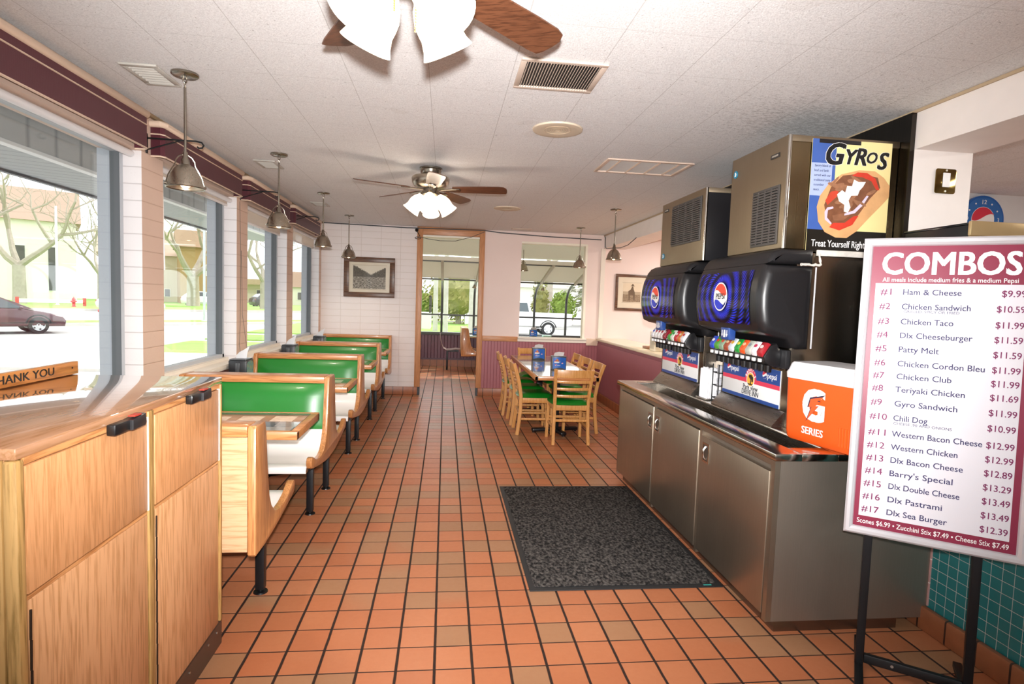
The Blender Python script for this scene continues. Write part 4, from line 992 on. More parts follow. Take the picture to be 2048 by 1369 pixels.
for k in range(26):
    x, y = rr.uniform(0.27, 0.78), rr.uniform(0.34, 0.66)
    if y > 0.28+0.5*x+0.22 or y < 0.62*x+0.02: continue
    w_, h_, a = rr.uniform(0.05, 0.10), rr.uniform(0.012, 0.022), rr.uniform(-0.5, 0.9)
    mb.flat([((x+w_*cos(q)*cos(a)-h_*sin(q)*sin(a))*PW, (y+w_*cos(q)*sin(a)*0.8+h_*sin(q)*cos(a))*PH) for q in [2*pi*i/12 for i in range(12)]], P0 @ Matrix.Translation((0, 0, 0.0021+0.00002*k)), 0.0003)
mb.build('meat_strips', plain('9a6c50', 0.3, 0, 0.5, 0.3, 0.5, 40), gp, None)
F([(0.45, 0.335), (0.58, 0.36), (0.68, 0.44), (0.74, 0.52), (0.715, 0.525), (0.65, 0.455), (0.56, 0.385), (0.45, 0.352)], 0.0024, 'd8cde0', 'onion')
F([(0.20, 0.36), (0.23, 0.40), (0.30, 0.41), (0.31, 0.395), (0.24, 0.375), (0.235, 0.31), (0.30, 0.26), (0.285, 0.25), (0.21, 0.29)], 0.0024, 'd2c4da', 'onion')
F([(0.34, 0.52), (0.40, 0.56), (0.44, 0.54), (0.46, 0.60), (0.52, 0.60), (0.54, 0.66), (0.60, 0.64), (0.69, 0.645), (0.66, 0.60), (0.62, 0.565), (0.60, 0.52), (0.52, 0.515), (0.49, 0.47), (0.52, 0.41), (0.49, 0.36), (0.44, 0.37), (0.44, 0.43), (0.37, 0.46)], 0.0028, 'f1f0ee', 'sauce', 0.3, 0.05)
P_ = lambda x, y, z=0.0012: P0 @ Matrix.Translation((x*PW, y*PH, z))
wo, bo = MB(), MB()
for ch, x, y, sz in (('G', 0.26, 0.865, 0.165), ('Y', 0.455, 0.85, 0.115), ('R', 0.595, 0.855, 0.13), ('O', 0.735, 0.855, 0.085), ('S', 0.87, 0.83, 0.13)):
    wo.text(ch, P_(x, y), sz, bold=0.045, shear=0.25, sx=0.95); bo.text(ch, P_(x, y, 0.0018), sz, bold=0.03, shear=0.25, sx=0.95)
wo.build('title_outline', M_whitep, gp, None); bo.build('title', M_black, gp, None)
mb = MB()
for k, s_ in enumerate(('Savory blend of', 'beef and lamb', 'served with our', 'traditional zesty', 'cucumber', 'sauce.')): mb.text(s_, P_(0.04, 0.765-0.042*k), 0.019, 'LEFT', sx=0.8)
mb.build('small_text', plain('2a3157', 0.5), gp, None)
MB().text('Treat Yourself Right!', P_(0.06, 0.075), 0.054, 'LEFT', 0.004, sx=0.72).build('slogan', M_whitep, gp, None)
MB().flat(circ(0.024, 24, 0.80*PW, 0.07*PH), P0 @ Matrix.Translation((0, 0, 0.0012)), 0.0004).build('round_mark', plain('7fc2cc', 0.4), gp, None)

# ------------------------------------------------------------------ orange cooler
M_or = plain('ec5a1c', 0.38, 0, 0.5, 0, 0.05)
cl = thing('drink_cooler', 'orange drink cooler with a white lid standing on the soda counter', 'cooler', (1.968, 2.672, CT+0.001), math.atan2(-0.395, 0.087)+pi/2, None)
# local x points into the cooler away from its lettered face, local y runs along the face
cl.rotation_euler = (0, 0, math.atan2(0.087, 0.395))
hw, hd, hh = 0.222, 0.145, 0.315
mb = MB()
rows = []
for z, k in ((0.0, 0.88), (0.010, 0.93), (0.04, 0.96), (0.12, 0.975), (hh, 1.0)):
    rows.append([mb.bm.verts.new((x*1.0, y*1.0, z)) for x, y in rrect(2*hd*k, 2*hw*(0.90+0.10*(k-0.8)/0.2), 0.035, 0, 0, 4)])
for a, b in zip(rows, rows[1:]): mb._bridge(a, b)
mb.bm.faces.new(rows[0][::-1]); mb.bm.faces.new(rows[-1])
mb.build('tub', M_or, cl)
mb = MB()
for k in range(5): mb.cyl((-hd*0.955, -0.13-0.016*k, 0.03), (-hd*0.975, -0.13-0.016*k, 0.12), 0.006, n=8)
mb.build('ribs', M_or, cl)
ld = MB(); rows = []
for z, k in ((hh+0.001, 1.02), (hh+0.03, 1.03), (hh+0.045, 0.99), (hh+0.075, 0.95), (hh+0.085, 0.91)): rows.append([ld.bm.verts.new((x, y, z)) for x, y in rrect(2*hd*k, 2*hw*k, 0.035, 0, 0, 4)])
for a, b in zip(rows, rows[1:]): ld._bridge(a, b)
ld.bm.faces.new(rows[0][::-1]); ld.bm.faces.new(rows[-1])
ld.build('lid', plain('d9dadd', 0.35), cl)
gpn = plane((-hd*0.99-0.003, 0.025, 0.19), (0, -1, 0), (0, 0, 1))
MB().text('G', gpn, 0.215, bold=0.05, sx=0.86).text('SERIES', gpn @ Matrix.Translation((0, -0.125, 0)), 0.050, bold=0.02, sx=0.95).build('lettering', M_whitep, cl, None)
bolt = [(0.055, 0.055), (-0.020, 0.035), (-0.030, -0.005), (-0.012, 0.0), (-0.034, -0.062), (0.025, 0.008), (0.008, 0.005), (0.032, 0.028), (0.016, 0.030)]
bolt = [(x*1.25, y*1.25) for x, y in bolt]
MB().flat(bolt, gpn @ Matrix.Translation((0.0, 0, 0.0005)), 0.0006).build('bolt_outline', plain('2a2440', 0.4), cl, None)
MB().flat([(x*0.86, y*0.86) for x, y in bolt], gpn @ Matrix.Translation((0.002, 0, 0.0011)), 0.0006).build('bolt', plain('ee5a2a', 0.4), cl, None)

# ------------------------------------------------------------------ between the dispensers
sp = thing('straw_holder', 'steel holder of white wrapped straws between the two drink dispensers', 'straw holder', (1.925, 4.03, CT))
MB().box(-0.06, 0.09, -0.075, 0.085, 0.001, 0.012, 0.003).box(0.0, 0.09, 0.078, 0.085, 0.012, 0.33).box(0.08, 0.09, -0.075, 0.0775, 0.012, 0.33).build('tray', M_steelh, sp)
st = MB(); rr = random.Random(5)
for i in range(7):
    for j in range(7):
        x, y = -0.045+i*0.0165, -0.062+j*0.0175
        h = 0.225+rr.uniform(-0.008, 0.008); st.cyl((x, y, 0.0135), (x+rr.uniform(-.003, .003), y+rr.uniform(-.003, .003), h), 0.0075, n=6)
o = st.build('straws', plain('f2f0f2', 0.6), sp); o['kind'] = 'stuff'
lr = thing('lid_rack', 'black wire rack of stacked cup lids beside the straw holder', 'rack', (1.965, 3.905, CT))
mb = MB()
for sx in (-0.055, 0.055):
    mb.tube([(sx, -0.045, 0.001), (sx, -0.045, 0.27)], 0.004, 6).tube([(sx, 0.045, 0.001), (sx, 0.045, 0.27)], 0.004, 6)
    for z in (0.03, 0.12, 0.21): mb.tube([(sx, -0.045, z), (sx, 0.045, z)], 0.0035, 6)
for z in (0.03, 0.12, 0.21):
    for y in (-0.045, 0.045): mb.tube([(-0.055, y, z), (0.055, y, z)], 0.0035, 6)
mb.build('wire_frame', M_blackmetal, lr)
for z in (0.034, 0.124, 0.214):
    mb = MB()
    for k in range(6): mb.lathe([(0.0, z+k*0.008), (0.040, z+k*0.008), (0.043, z+0.003+k*0.008), (0.034, z+0.007+k*0.008), (0.0, z+0.007+k*0.008)], n=18)
    mb.build('cup_lids', plain('e6e6ec', 0.3), lr)

# ------------------------------------------------------------------ floor mat
mt = thing('floor_mat', 'charcoal ribbed floor mat lying in front of the soda counter', 'mat', (1.03, 3.835, 0))
def mat_carpet():
    t = NT('charcoal_mat_pile')
    n = t.noise(t.coord('Object', (1, 0.65, 1)), 62, 3, 0.6); big = t.noise(t.coord(), 2.2, 3)
    c = t.ramp(n, [(0.38, '1d1c1c'), (0.52, '4a4644'), (0.66, '6b6661')])
    t.base(t.mix(t.math('MULTIPLY', big, 0.35), c, '2a2929')); t.set(0.95, spec=0.1); t.bump(n, 1.0, 0.012); return t.m
MB().box(-0.545, 0.535, -0.87, 0.88, 0.0, 0.006, 0.002).build('rubber_border', plain('232324', 0.6), mt)
MB().box(-0.515, 0.508, -0.835, 0.85, 0.006, 0.012, 0.003).build('pile', mat_carpet(), mt)
MB().box(0.43, 0.475, -0.856, -0.846, 0.0065, 0.0075).build('maker_tag', plain('3fa9a0', 0.4), mt)
# ------------------------------------------------------------------ ceiling fixtures
M_inner = plain('e8d8c0', 0.35)
def make_pendant(label, x, y, group, rot=0.0, warm=True):
    """dome pendant on a stem; local z = 0 at the ceiling"""
    t = thing('pendant_lamp', label, 'pendant lamp', (x, y, ZC), rot, group)
    MB().lathe([(0.0, 0.0), (0.066, 0.0), (0.066, -0.010), (0.058, -0.016), (0.0, -0.020)], n=28).build('ceiling_plate', M_nickel_b, t)
    mb = MB()
    for k, z in enumerate((-0.032, -0.058)):
        a = pi/2*k; mb.tube([(0.009*cos(a)*cos(q), 0.009*sin(a)*cos(q), z+0.017*sin(q)) for q in [2*pi*i/12 for i in range(12)]], 0.0028, 6, True)
    mb.build('loop', M_nickel_b, t)
    MB().cyl((0, 0, -0.07), (0, 0, -0.405), 0.0065, n=10).build('stem', M_nickel_b, t)
    MB().lathe([(0.0, -0.40), (0.012, -0.40), (0.014, -0.43), (0.020, -0.44), (0.024, -0.475), (0.0, -0.48)], n=18).build('socket', M_nickel_b, t)
    sh = [(0.024, -0.465), (0.036, -0.473), (0.054, -0.490), (0.072, -0.520), (0.082, -0.552), (0.087, -0.570), (0.091, -0.583), (0.091, -0.588)]
    o = MB().lathe(sh, n=36).build('shade', M_nickel, t, 50)
    sd = o.modifiers.new('s', 'SOLIDIFY'); sd.thickness = 0.002; sd.offset = -1
    MB().tube([(0.091*cos(a), 0.091*sin(a), -0.585) for a in [2*pi*i/32 for i in range(32)]], 0.004, 6, True).build('rim', M_nickel_b, t)
    for s in (-1, 1):
        mb = MB().tube([(s*0.012, 0, -0.415), (s*0.030, 0, -0.425), (s*0.044, 0, -0.445), (s*0.048, 0, -0.470), (s*0.062, 0, -0.492), (s*0.080, 0, -0.528), (s*0.091, 0, -0.572)], 0.0035, 6)
        mb.cyl((s*0.088, 0, -0.572), (s*0.100, 0, -0.572), 0.007, n=10); mb.build('yoke_arm', M_nickel_b, t)
    MB().blob((0, 0, -0.555), 0.030, 2, (1, 1, 1.15)).build('bulb', M_bulb if warm else plain('e8e2d4', 0.3), t)
    return t
M_bulb = emis('lit_bulb', 'ffd9a8', 7.0); M_fanglass = emis('lit_frosted_glass', 'ffe9cc', 1.3, 'fff6ea')
GP = 'pendants over the booth tables'
p0 = make_pendant('brushed nickel pendant first from the waste counter, by the first window bracket', -1.371, 3.289, GP, 0.6)
pend = [p0]
for y, lb in ((4.977, 'brushed nickel pendant second from the waste counter, over the second booth table'), (6.707, 'brushed nickel pendant third from the waste counter, over the third booth table'), (8.438, 'brushed nickel pendant in front of the river picture')):
    pend.append(dup(p0, (-1.36, y, ZC), lb, 0.6 if y < 8 else 0.1))
pend.append(dup(p0, (1.958, 8.54, ZC), 'brushed nickel pendant in front of the window opening in the pink wall', 0.05, 'pendants over the dining table'))
pend.append(dup(p0, (1.958, 6.755, ZC), 'brushed nickel pendant beside the half wall and the cowboy picture', 1.0, 'pendants over the dining table'))
for o in pend: light('pendant_light', 'SPOT', (o.location.x, o.location.y, ZC-0.592), 14, (1.0, 0.86, 0.70), 0.03, spot_size=radians(140), spot_blend=0.6)

M_blade = wood('walnut_blade', '5f3b28', '42271a', 'x', 0.35, 1.2)
def make_fan(label, x, y, ph, drop=0.0, lamps=(0.0,), lph=0.0, energy=30):
    t = thing('ceiling_fan', label, 'ceiling fan', (x, y, ZC), 0, 'walnut ceiling fans')
    d = drop
    MB().lathe([(0.0, 0.0), (0.098, 0.0), (0.098, -0.012), (0.090, -0.020), (0.086, -0.055), (0.080, -0.062-d), (0.0, -0.062-d)], n=36).build('canopy', M_nickel_b, t)
    MB().lathe([(0.0, -0.062-d), (0.10, -0.066-d), (0.155, -0.078-d), (0.162, -0.090-d), (0.158, -0.125-d), (0.140, -0.155-d), (0.105, -0.170-d), (0.06, -0.176-d), (0.0, -0.178-d)], n=40).build('motor_housing', M_nickel, t)
    MB().lathe([(0.0, -0.178-d), (0.062, -0.178-d), (0.062, -0.222-d), (0.045, -0.24-d), (0.0, -0.245-d)], n=28).build('light_kit', M_nickel_b, t)
    for k in range(5):
        M = Matrix.Rotation(ph+2*pi*k/5, 4, 'Z') @ Matrix.Translation((0, 0, -0.180-d)) @ Matrix.Rotation(radians(-13), 4, 'X')
        out = [(0.20, -0.055), (0.30, -0.062), (0.50, -0.070), (0.60, -0.070), (0.640, -0.060), (0.662, -0.030), (0.664, 0.0), (0.660, 0.045), (0.650, 0.066), (0.60, 0.070), (0.30, 0.062), (0.20, 0.055), (0.188, 0.0)]
        MB().prism(out, 'z', -0.003, 0.003, 0.001, 1, M=M).build('blade', M_blade, t)
        mb = MB().prism([(0.07, -0.016), (0.15, -0.022), (0.19, -0.032), (0.255, -0.028), (0.265, 0.0), (0.255, 0.028), (0.19, 0.032), (0.15, 0.022), (0.07, 0.016)], 'z', -0.012, -0.0035, 0.002, M=M)
        mb.build('blade_iron', M_nickel_b, t)
    n = 4
    for k in range(n):
        a = lph+2*pi*k/n
        A = Matrix.Rotation(a, 4, 'Z') @ Matrix.Translation((0.062, 0, -0.225-d)) @ Matrix.Rotation(radians(-36), 4, 'Y')
        MB().cyl(A @ Vector((0, 0, 0.035)), A @ Vector((0, 0, -0.012)), 0.019, 0.024, 14).build('lamp_holder', M_nickel_b, t)
        pr = [(0.026, -0.012), (0.032, -0.025), (0.050, -0.052), (0.060, -0.085), (0.060, -0.110), (0.058, -0.130), (0.064, -0.158), (0.074, -0.180)]
        o = MB().lathe(pr, A, 28).build('glass_shade', M_fanglass, t, 60)
        sm = o.modifiers.new('s', 'SOLIDIFY'); sm.thickness = 0.003
        MB().blob(A @ Vector((0, 0, -0.09)), 0.028, 2).build('bulb', M_bulb, t)
    mb = MB()
    for (q, zz) in ((0.6, -0.36), (3.9, -0.33)):
        for i in range(16): mb.blob((0.035*cos(q), 0.035*sin(q), -0.24-d+(zz+0.24)*i/15), 0.0035, 1)
    mb.build('pull_chain', plain('c9a564', 0.25, 1.0), t)
    light('fan_light', 'POINT', (x, y, ZC-0.43-d), energy, (1.0, 0.88, 0.74), 0.12)
    return t
make_fan('walnut bladed ceiling fan with lit bell glasses over the front of the room', -0.13, 1.66, radians(43), 0.03, lph=radians(45), energy=3)
make_fan('walnut bladed ceiling fan with lit bell glasses above the middle of the tiled aisle', -0.153, 5.16, radians(-12), 0.0, lph=radians(-92), energy=9)

# vents and speakers
M_ventw = plain('c2b0a2', 0.5); M_ventdark = plain('1f1c1a', 0.7)
def make_vent(label, x, y, wx, wy, n, along='y', group=None, name='ceiling_vent', c=None, deep=True):
    t = thing(name, label, 'vent', (x, y, ZC), 0, group)
    b = 0.028; m = c or M_ventw
    MB().box(-wx/2, wx/2, -wy/2, -wy/2+b, -0.012, -0.0005, 0.003).box(-wx/2, wx/2, wy/2-b, wy/2, -0.012, -0.0005, 0.003).box(-wx/2, -wx/2+b, -wy/2+b, wy/2-b, -0.012, -0.0005, 0.003).box(wx/2-b, wx/2, -wy/2+b, wy/2-b, -0.012, -0.0005, 0.003).build('frame', m, t)
    MB().box(-wx/2+b, wx/2-b, -wy/2+b, wy/2-b, -0.003, -0.0005).build('duct', M_ventdark if deep else plain('dfe3e4', 0.6), t, None)
    mb = MB()
    for k in range(n):
        q = (k+0.5)/n
        if along == 'y':
            x0 = -wx/2+b+(wx-2*b)*q; mb.box(-0.0012 if deep else -0.005, 0.0012 if deep else 0.005, -wy/2+b, wy/2-b, -0.0055, 0.0055, M=Matrix.Translation((x0, 0, -0.008)) @ Matrix.Rotation(radians(35), 4, 'Y'))
        else:
            y0 = -wy/2+b+(wy-2*b)*q; mb.box(-wx/2+b, wx/2-b, -0.0012, 0.0012, -0.0055, 0.0055, M=Matrix.Translation((0, y0, -0.008)) @ Matrix.Rotation(radians(35), 4, 'X'))
    mb.build('louvers', m, t, None)
    return t
make_vent('beige slotted air grille in the ceiling beside the front fan blade', 0.525, 2.92, 0.41, 0.37, 26, 'y')
gv = 'small square vents above the window wall'
M_vg = plain('b3aea6', 0.5)
v0 = make_vent('small square ceiling vent beside the first pendant from the waste counter', -1.555, 3.335, 0.18, 0.295, 7, 'x', gv, c=M_vg)
dup(v0, (-1.552, 5.37, ZC), 'small square ceiling vent beside the second pendant from the waste counter'); dup(v0, (-1.565, 7.52, ZC), 'small square ceiling vent beside the third pendant from the waste counter')
make_vent('wide return air panel with five light grey filters in the ceiling', 1.55, 4.655, 0.69, 0.45, 4, 'y', name='return_vent', c=plain('cdb5a4', 0.4), deep=False)
make_vent('narrow ceiling vent above the pink wall beside the doorway', 1.13, 8.98, 0.30, 0.14, 4, 'x')
def make_speaker(label, x, y):
    t = thing('ceiling_speaker', label, 'speaker', (x, y, ZC), 0, 'round speakers in the ceiling')
    MB().lathe([(0.0, -0.006), (0.085, -0.006), (0.15, -0.013), (0.160, -0.010), (0.163, -0.0005), (0.0, -0.0005)], n=40).build('grille_plate', plain('cdbca6', 0.5), t)
    MB().tube([(0.085*cos(a), 0.085*sin(a), -0.0075) for a in [2*pi*i/32 for i in range(32)]], 0.002, 5, True).build('ring', plain('b9a68e', 0.5), t)
    mb = MB()
    for r in (0.02, 0.035, 0.05, 0.065): mb.tube([(r*cos(a), r*sin(a), -0.0062) for a in [2*pi*i/28 for i in range(28)]], 0.0014, 4, True)
    mb.build('slots', plain('a89880', 0.5), t); return t
s0 = make_speaker('round beige ceiling speaker between the slotted grille and the return panel', 0.69, 3.80)
dup(s0, (0.71, 7.085, ZC), 'round beige ceiling speaker past the middle ceiling fan')

# ------------------------------------------------------------------ window dressings
M_burg = mat_bead('burgundy_fabric', '57252e', '4a1e27', 1, 0.006); M_vtrim = plain('d9c0aa', 0.5)
def make_valance(label, y0, y1):
    t = thing('valance', label, 'valance', (-1.92, y0, 2.39), 0, 'burgundy valances over the windows')
    Ly = y1-y0
    x = 0.082
    mb = MB().sheet([[(0.004, 0.0, 0.008), (x-0.02, 0.0, 0.008), (x, 0.02, 0.008), (x, Ly-0.02, 0.008), (x-0.02, Ly, 0.008), (0.004, Ly, 0.008)], [(0.004, 0.0, 0.19), (x-0.02, 0.0, 0.19), (x, 0.02, 0.19), (x, Ly-0.02, 0.19), (x-0.02, Ly, 0.19), (0.004, Ly, 0.19)]], 0.012, (0, 0, 0.0001))
    mb = MB()
    path = [(0.004, 0.0), (x-0.02, 0.0), (x, 0.022), (x, Ly-0.022), (x-0.02, Ly), (0.004, Ly)]; inner = [(0.004, 0.012), (x-0.024, 0.012), (x-0.012, 0.026), (x-0.012, Ly-0.026), (x-0.024, Ly-0.012), (0.004, Ly-0.012)]
    mb.prism(path+inner[::-1], 'z', 0.006, 0.19); mb.build('fabric', M_burg, t, None)
    for z, r in ((0.0, 0.006), (0.140, 0.0045)): MB().tube([(a, b, z+0.004) for a, b in path], r, 6).build('piping', M_vtrim, t)
    MB().tube([(a, b, 0.208) for a, b in path], 0.022, 10).build('cornice_roll', M_vtrim, t)
    return t
make_valance('burgundy valance over the front window nearest the waste counter', 1.30, 3.90)['label'] = 'burgundy valance over the window behind the waste counter'
make_valance('burgundy valance over the window behind the first and second booth tables', 4.09, 5.59)
v2 = make_valance('burgundy valance over the window between the two middle wall brackets', 5.77, 7.22)
dup(v2, (-1.92, 7.44, 2.39), 'burgundy valance over the window next to the white block wall')

def mat_lace():
    m = mat_glass('sheer_blind', (0.80, 0.77, 0.73, 1), 0.0); t = m.node_tree
    b = t.nodes.new('ShaderNodeBsdfTranslucent'); b.inputs[0].default_value = lin('e6d6c8')
    d = t.nodes.new('ShaderNodeBsdfDiffuse'); d.inputs[0].default_value = lin('e0cfc0')
    a = t.nodes.new('ShaderNodeMixShader'); a.inputs[0].default_value = 0.5; t.links.new(b.outputs[0], a.inputs[1]); t.links.new(d.outputs[0], a.inputs[2])
    e = t.nodes.new('ShaderNodeMixShader'); e.inputs[0].default_value = 0.72
    tr = t.nodes.new('ShaderNodeBsdfTransparent'); t.links.new(tr.outputs[0], e.inputs[1]); t.links.new(a.outputs[0], e.inputs[2])
    t.links.new(e.outputs[0], [n for n in t.nodes if n.type == 'OUTPUT_MATERIAL'][0].inputs[0]); return m
M_lace = mat_lace()
def make_blind(label, y0, y1, drop, z=2.375):
    t = thing('roller_blind', label, 'blind', (-1.975, y0, z), 0, 'roller blinds in the windows')
    MB().cyl((0, 0.01, 0), (0, y1-y0-0.01, 0), 0.021, n=14).build('roller', plain('e3e2e4', 0.45), t)
    if drop:
        MB().box(-0.0212, -0.020, 0.02, y1-y0-0.02, -drop, 0.0).build('sheer_cloth', M_lace, t, None)
        MB().box(-0.026, -0.016, 0.02, y1-y0-0.02, -drop-0.022, -drop-0.0005, 0.003).build('bottom_bar', M_whitep, t)
    return t
make_blind('white rolled up blind in the window behind the waste counter', 1.26, 3.975, 0)
make_blind('white rolled up blind in the second window past the waste counter', 4.27, 5.665, 0.035, 2.365)
make_blind('partly lowered sheer blind in the window between the middle wall brackets', 5.972, 7.38, 0.13)
make_blind('partly lowered sheer blind in the window next to the white block wall', 7.67, 9.195, 0.13)
for k, (y, lb) in enumerate(((4.29, 'thin white blind wand hanging in the second window from the waste counter'), (5.99, 'thin white blind wand hanging in the third window from the waste counter'), (7.69, 'thin white blind wand hanging in the window next to the block wall'))):
    tag(MB().tube([(0, 0, 0), (0.004, 0.006, -0.35), (0.0, 0.03, -0.70)], 0.006, 8).build('blind_wand', plain('ece8e2', 0.4), None, loc=(-1.94, y, 2.37)), lb, 'blind wand', 'blind wands in the windows')
# plant hanger brackets
def make_bracket(label, y):
    t = thing('wall_bracket', label, 'bracket', (-1.919, y, 2.40), 0, 'black scroll brackets on the window pillars')
    MB().box(0.0, 0.006, -0.012, 0.012, 0.0, 0.125, 0.002).build('back_plate', M_blackmetal, t)
    MB().tube([(0.004, 0, 0.095), (0.30, 0, 0.092), (0.335, 0, 0.086), (0.348, 0, 0.068), (0.338, 0, 0.052), (0.318, 0, 0.050), (0.308, 0, 0.058)], 0.0055, 8).build('scroll_arm', M_blackmetal, t)
    MB().tube([(0.004, 0, 0.022), (0.205, 0, 0.090)], 0.0045, 8).build('brace', M_blackmetal, t); return t
k0 = make_bracket('black scroll bracket on the pillar beside the first pendant', 4.04)
dup(k0, (-1.919, 5.77, 2.39), 'black scroll bracket on the pillar beside the second pendant'); dup(k0, (-1.919, 7.50, 2.40), 'black scroll bracket on the pillar beside the third pendant')
tag(MB().tube([(0, 0, 1.45), (0.004, 0.02, 0.9), (0.006, 0.0, 0.3), (0.008, -0.03, 0.12), (0.01, 0.0, 0.02), (0.012, 0.10, 0.0), (0.01, 0.17, 0.03), (0.008, 0.16, 0.12), (0.006, 0.06, 0.40), (0.004, 0.03, 1.0)], 0.0022, 5).build('looped_string', plain('6b6058', 0.6), None, loc=(-1.916, 5.74, 0.925)), 'thin looped blind cord hanging on the pillar behind the second booth table', 'string')
tag(MB().box(0, 0.02, -0.02, 0.02, -0.022, 0.022, 0.006).build('cord_cleat', plain('d8cba8', 0.5), None, loc=(-1.9995, 3.976, 1.86)), 'small cream cord cleat on the white jamb of the window behind the counter', 'cleat') if False else None

for y, lb in ((2.98, 'small brass cup hook over the valance at the counter end of the front window'), (3.42, 'small brass cup hook above the valance beside the first ceiling vent')):
    tag(MB().tube([(0, 0, 0.0), (0.012, 0, 0.0), (0.03, 0, -0.012), (0.034, 0, -0.03), (0.022, 0, -0.042), (0.010, 0, -0.036), (0.002, 0.03, -0.03)], 0.0035, 6).build('cup_hook', plain('8f7b58', 0.3, 0.9), None, loc=(-1.917, y, 2.64)), lb, 'hook', 'cup hooks over the front window')

# ------------------------------------------------------------------ pictures, camera, wiring
def mat_river():
    t = NT('sepia_river_photograph'); v = t.coord('Generated', (1, 1, 1))
    sp = t.node('ShaderNodeSeparateXYZ'); t.link(v, sp.inputs[0])
    n = t.noise(t.coord('Generated', (3, 1, 9)), 5, 6, 0.7); n2 = t.noise(t.coord('Generated', (16, 1, 3)), 3, 4, 0.8)
    rocks = t.ramp(n, [(0.38, '2f2a24'), (0.5, '857d70'), (0.62, 'cfc7b8')])
    trees = t.ramp(t.math('ADD', n2, t.math('MULTIPLY', n, 0.4)), [(0.5, '2a2620'), (0.8, '6d665a')])
    ridge = t.math('ADD', 0.62, t.math('MULTIPLY', t.math('ABSOLUTE', t.math('SUBTRACT', sp.outputs[0], 0.55)), 0.75))
    ridge = t.math('ADD', ridge, t.math('MULTIPLY', t.math('SUBTRACT', n2, 0.5), 0.35))
    c = t.mix(t.math('GREATER_THAN', sp.outputs[2], 0.52), rocks, trees)
    c = t.mix(t.math('GREATER_THAN', sp.outputs[2], ridge), c, 'd9d0bd')
    t.base(c); t.set(0.15, coat=0.4); return t.m
M_frame = wood('walnut_frame', '6b4730', '3f2819', 'x', 0.35, 1.2)
def make_picture(label, x0, x1, z0, z1, fr, mat_w, inner, y=YF):
    t = thing('framed_picture', label, 'picture', ((x0+x1)/2, y-0.001, z0), 0, None)
    w, h = (x1-x0)/2, z1-z0
    MB().box(-w, w, -0.028, -0.001, 0, fr, 0.004).box(-w, w, -0.028, -0.001, h-fr, h, 0.004).box(-w, -w+fr, -0.028, -0.001, fr, h-fr, 0.004).box(w-fr, w, -0.028, -0.001, fr, h-fr, 0.004).build('frame', M_frame, t)
    MB().box(-w+fr, w-fr, -0.014, -0.002, fr, h-fr).build('mount', plain('d8ccb6', 0.25, coat=0.3), t, None)
    a, b = fr+mat_w[0], fr+mat_w[1]
    MB().box(-w+a, w-a, -0.0150, -0.0142, b, h-b).build('photograph', inner, t, None)
    MB().box(-w+a-0.014, w-a+0.014, -0.0146, -0.0142, b-0.014, b-0.006).box(-w+a-0.014, w-a+0.014, -0.0146, -0.0142, h-b+0.006, h-b+0.014).build('mount_line', plain('b3a48c', 0.4), t, None)
    return t
p = make_picture('walnut framed sepia picture of a rocky river on the white block wall', -1.572, -0.795, 1.525, 2.145, 0.078, (0.062, 0.055), mat_river())
p.rotation_euler = (0, radians(0), 0)
def mat_cowboy():
    t = NT('sepia_rider_photograph'); v = t.coord('Generated', (1, 1, 1)); sp = t.node('ShaderNodeSeparateXYZ'); t.link(v, sp.inputs[0])
    n = t.noise(t.coord('Generated', (6, 1, 6)), 3, 5, 0.7)
    g = t.mix(t.math('GREATER_THAN', sp.outputs[2], 0.40), t.ramp(n, [(0.35, '6f5c48'), (0.65, 'a8947a')]), 'd8c8ae')
    t.base(t.mix(t.math('MULTIPLY', t.math('MULTIPLY', t.math('GREATER_THAN', sp.outputs[2], 0.40), t.math('LESS_THAN', sp.outputs[2], 0.56)), 0.6), g, '8a785f')); t.set(0.2, coat=0.3); return t.m
p = make_picture('dark framed sepia picture of a rider beside the soda counter pendant', 2.752, 3.31, 1.45, 2.045, 0.045, (0.085, 0.10), mat_cowboy())
p['label'] = 'dark framed sepia picture of a horse rider above the half wall ledge'
mb = MB(); P0 = plane((0.0, -0.0155, 0.30), (1, 0, 0), (0, 0, 1))
mb.flat([(-0.05, -0.13), (-0.03, -0.13), (-0.028, -0.04), (0.02, -0.04), (0.035, -0.13), (0.055, -0.13), (0.052, 0.0), (0.03, 0.055), (0.022, 0.10), (0.0, 0.10), (-0.02, 0.05), (-0.06, 0.02)], P0).flat([(-0.028, 0.105), (0.05, 0.105), (0.03, 0.118), (0.022, 0.14), (0.0, 0.14), (-0.006, 0.118)], P0)
mb.build('rider_print', plain('66533f', 0.3, 0, 0.5, 0.3), p, None)
sc = thing('security_camera', 'small black security camera on the oak doorway jamb', 'camera', (-0.47, YF-0.024, 2.60))
MB().cyl((0.0, -0.06, -0.012), (0.0, -0.002, 0.005), 0.026, n=18).build('body', M_blackmetal, sc)
MB().cyl((0.0, -0.066, -0.014), (0.0, -0.061, -0.012), 0.019, n=18).build('lens', M_bgloss, sc)
MB().tube([(0.0, -0.02, -0.02), (0.02, -0.015, -0.05), (0.05, -0.01, -0.10)], 0.006, 6).build('bracket', M_blackmetal, sc)
tag(MB().tube([(-1.44, 0, 0.0), (-0.9, 0, -0.005), (-0.15, 0.0, -0.018), (0.0, -0.005, -0.015), (0.5, -0.005, -0.008), (1.05, -0.005, -0.002), (1.3, 0.0, -0.025), (2.1, 0.0, -0.052), (2.95, 0.0, -0.062)], 0.008, 6).build('cable', plain('3a3f44', 0.5), None, loc=(-0.47, YF-0.032, ZC-0.014)), 'dark cable run along the ceiling edge above the doorway', 'cable')
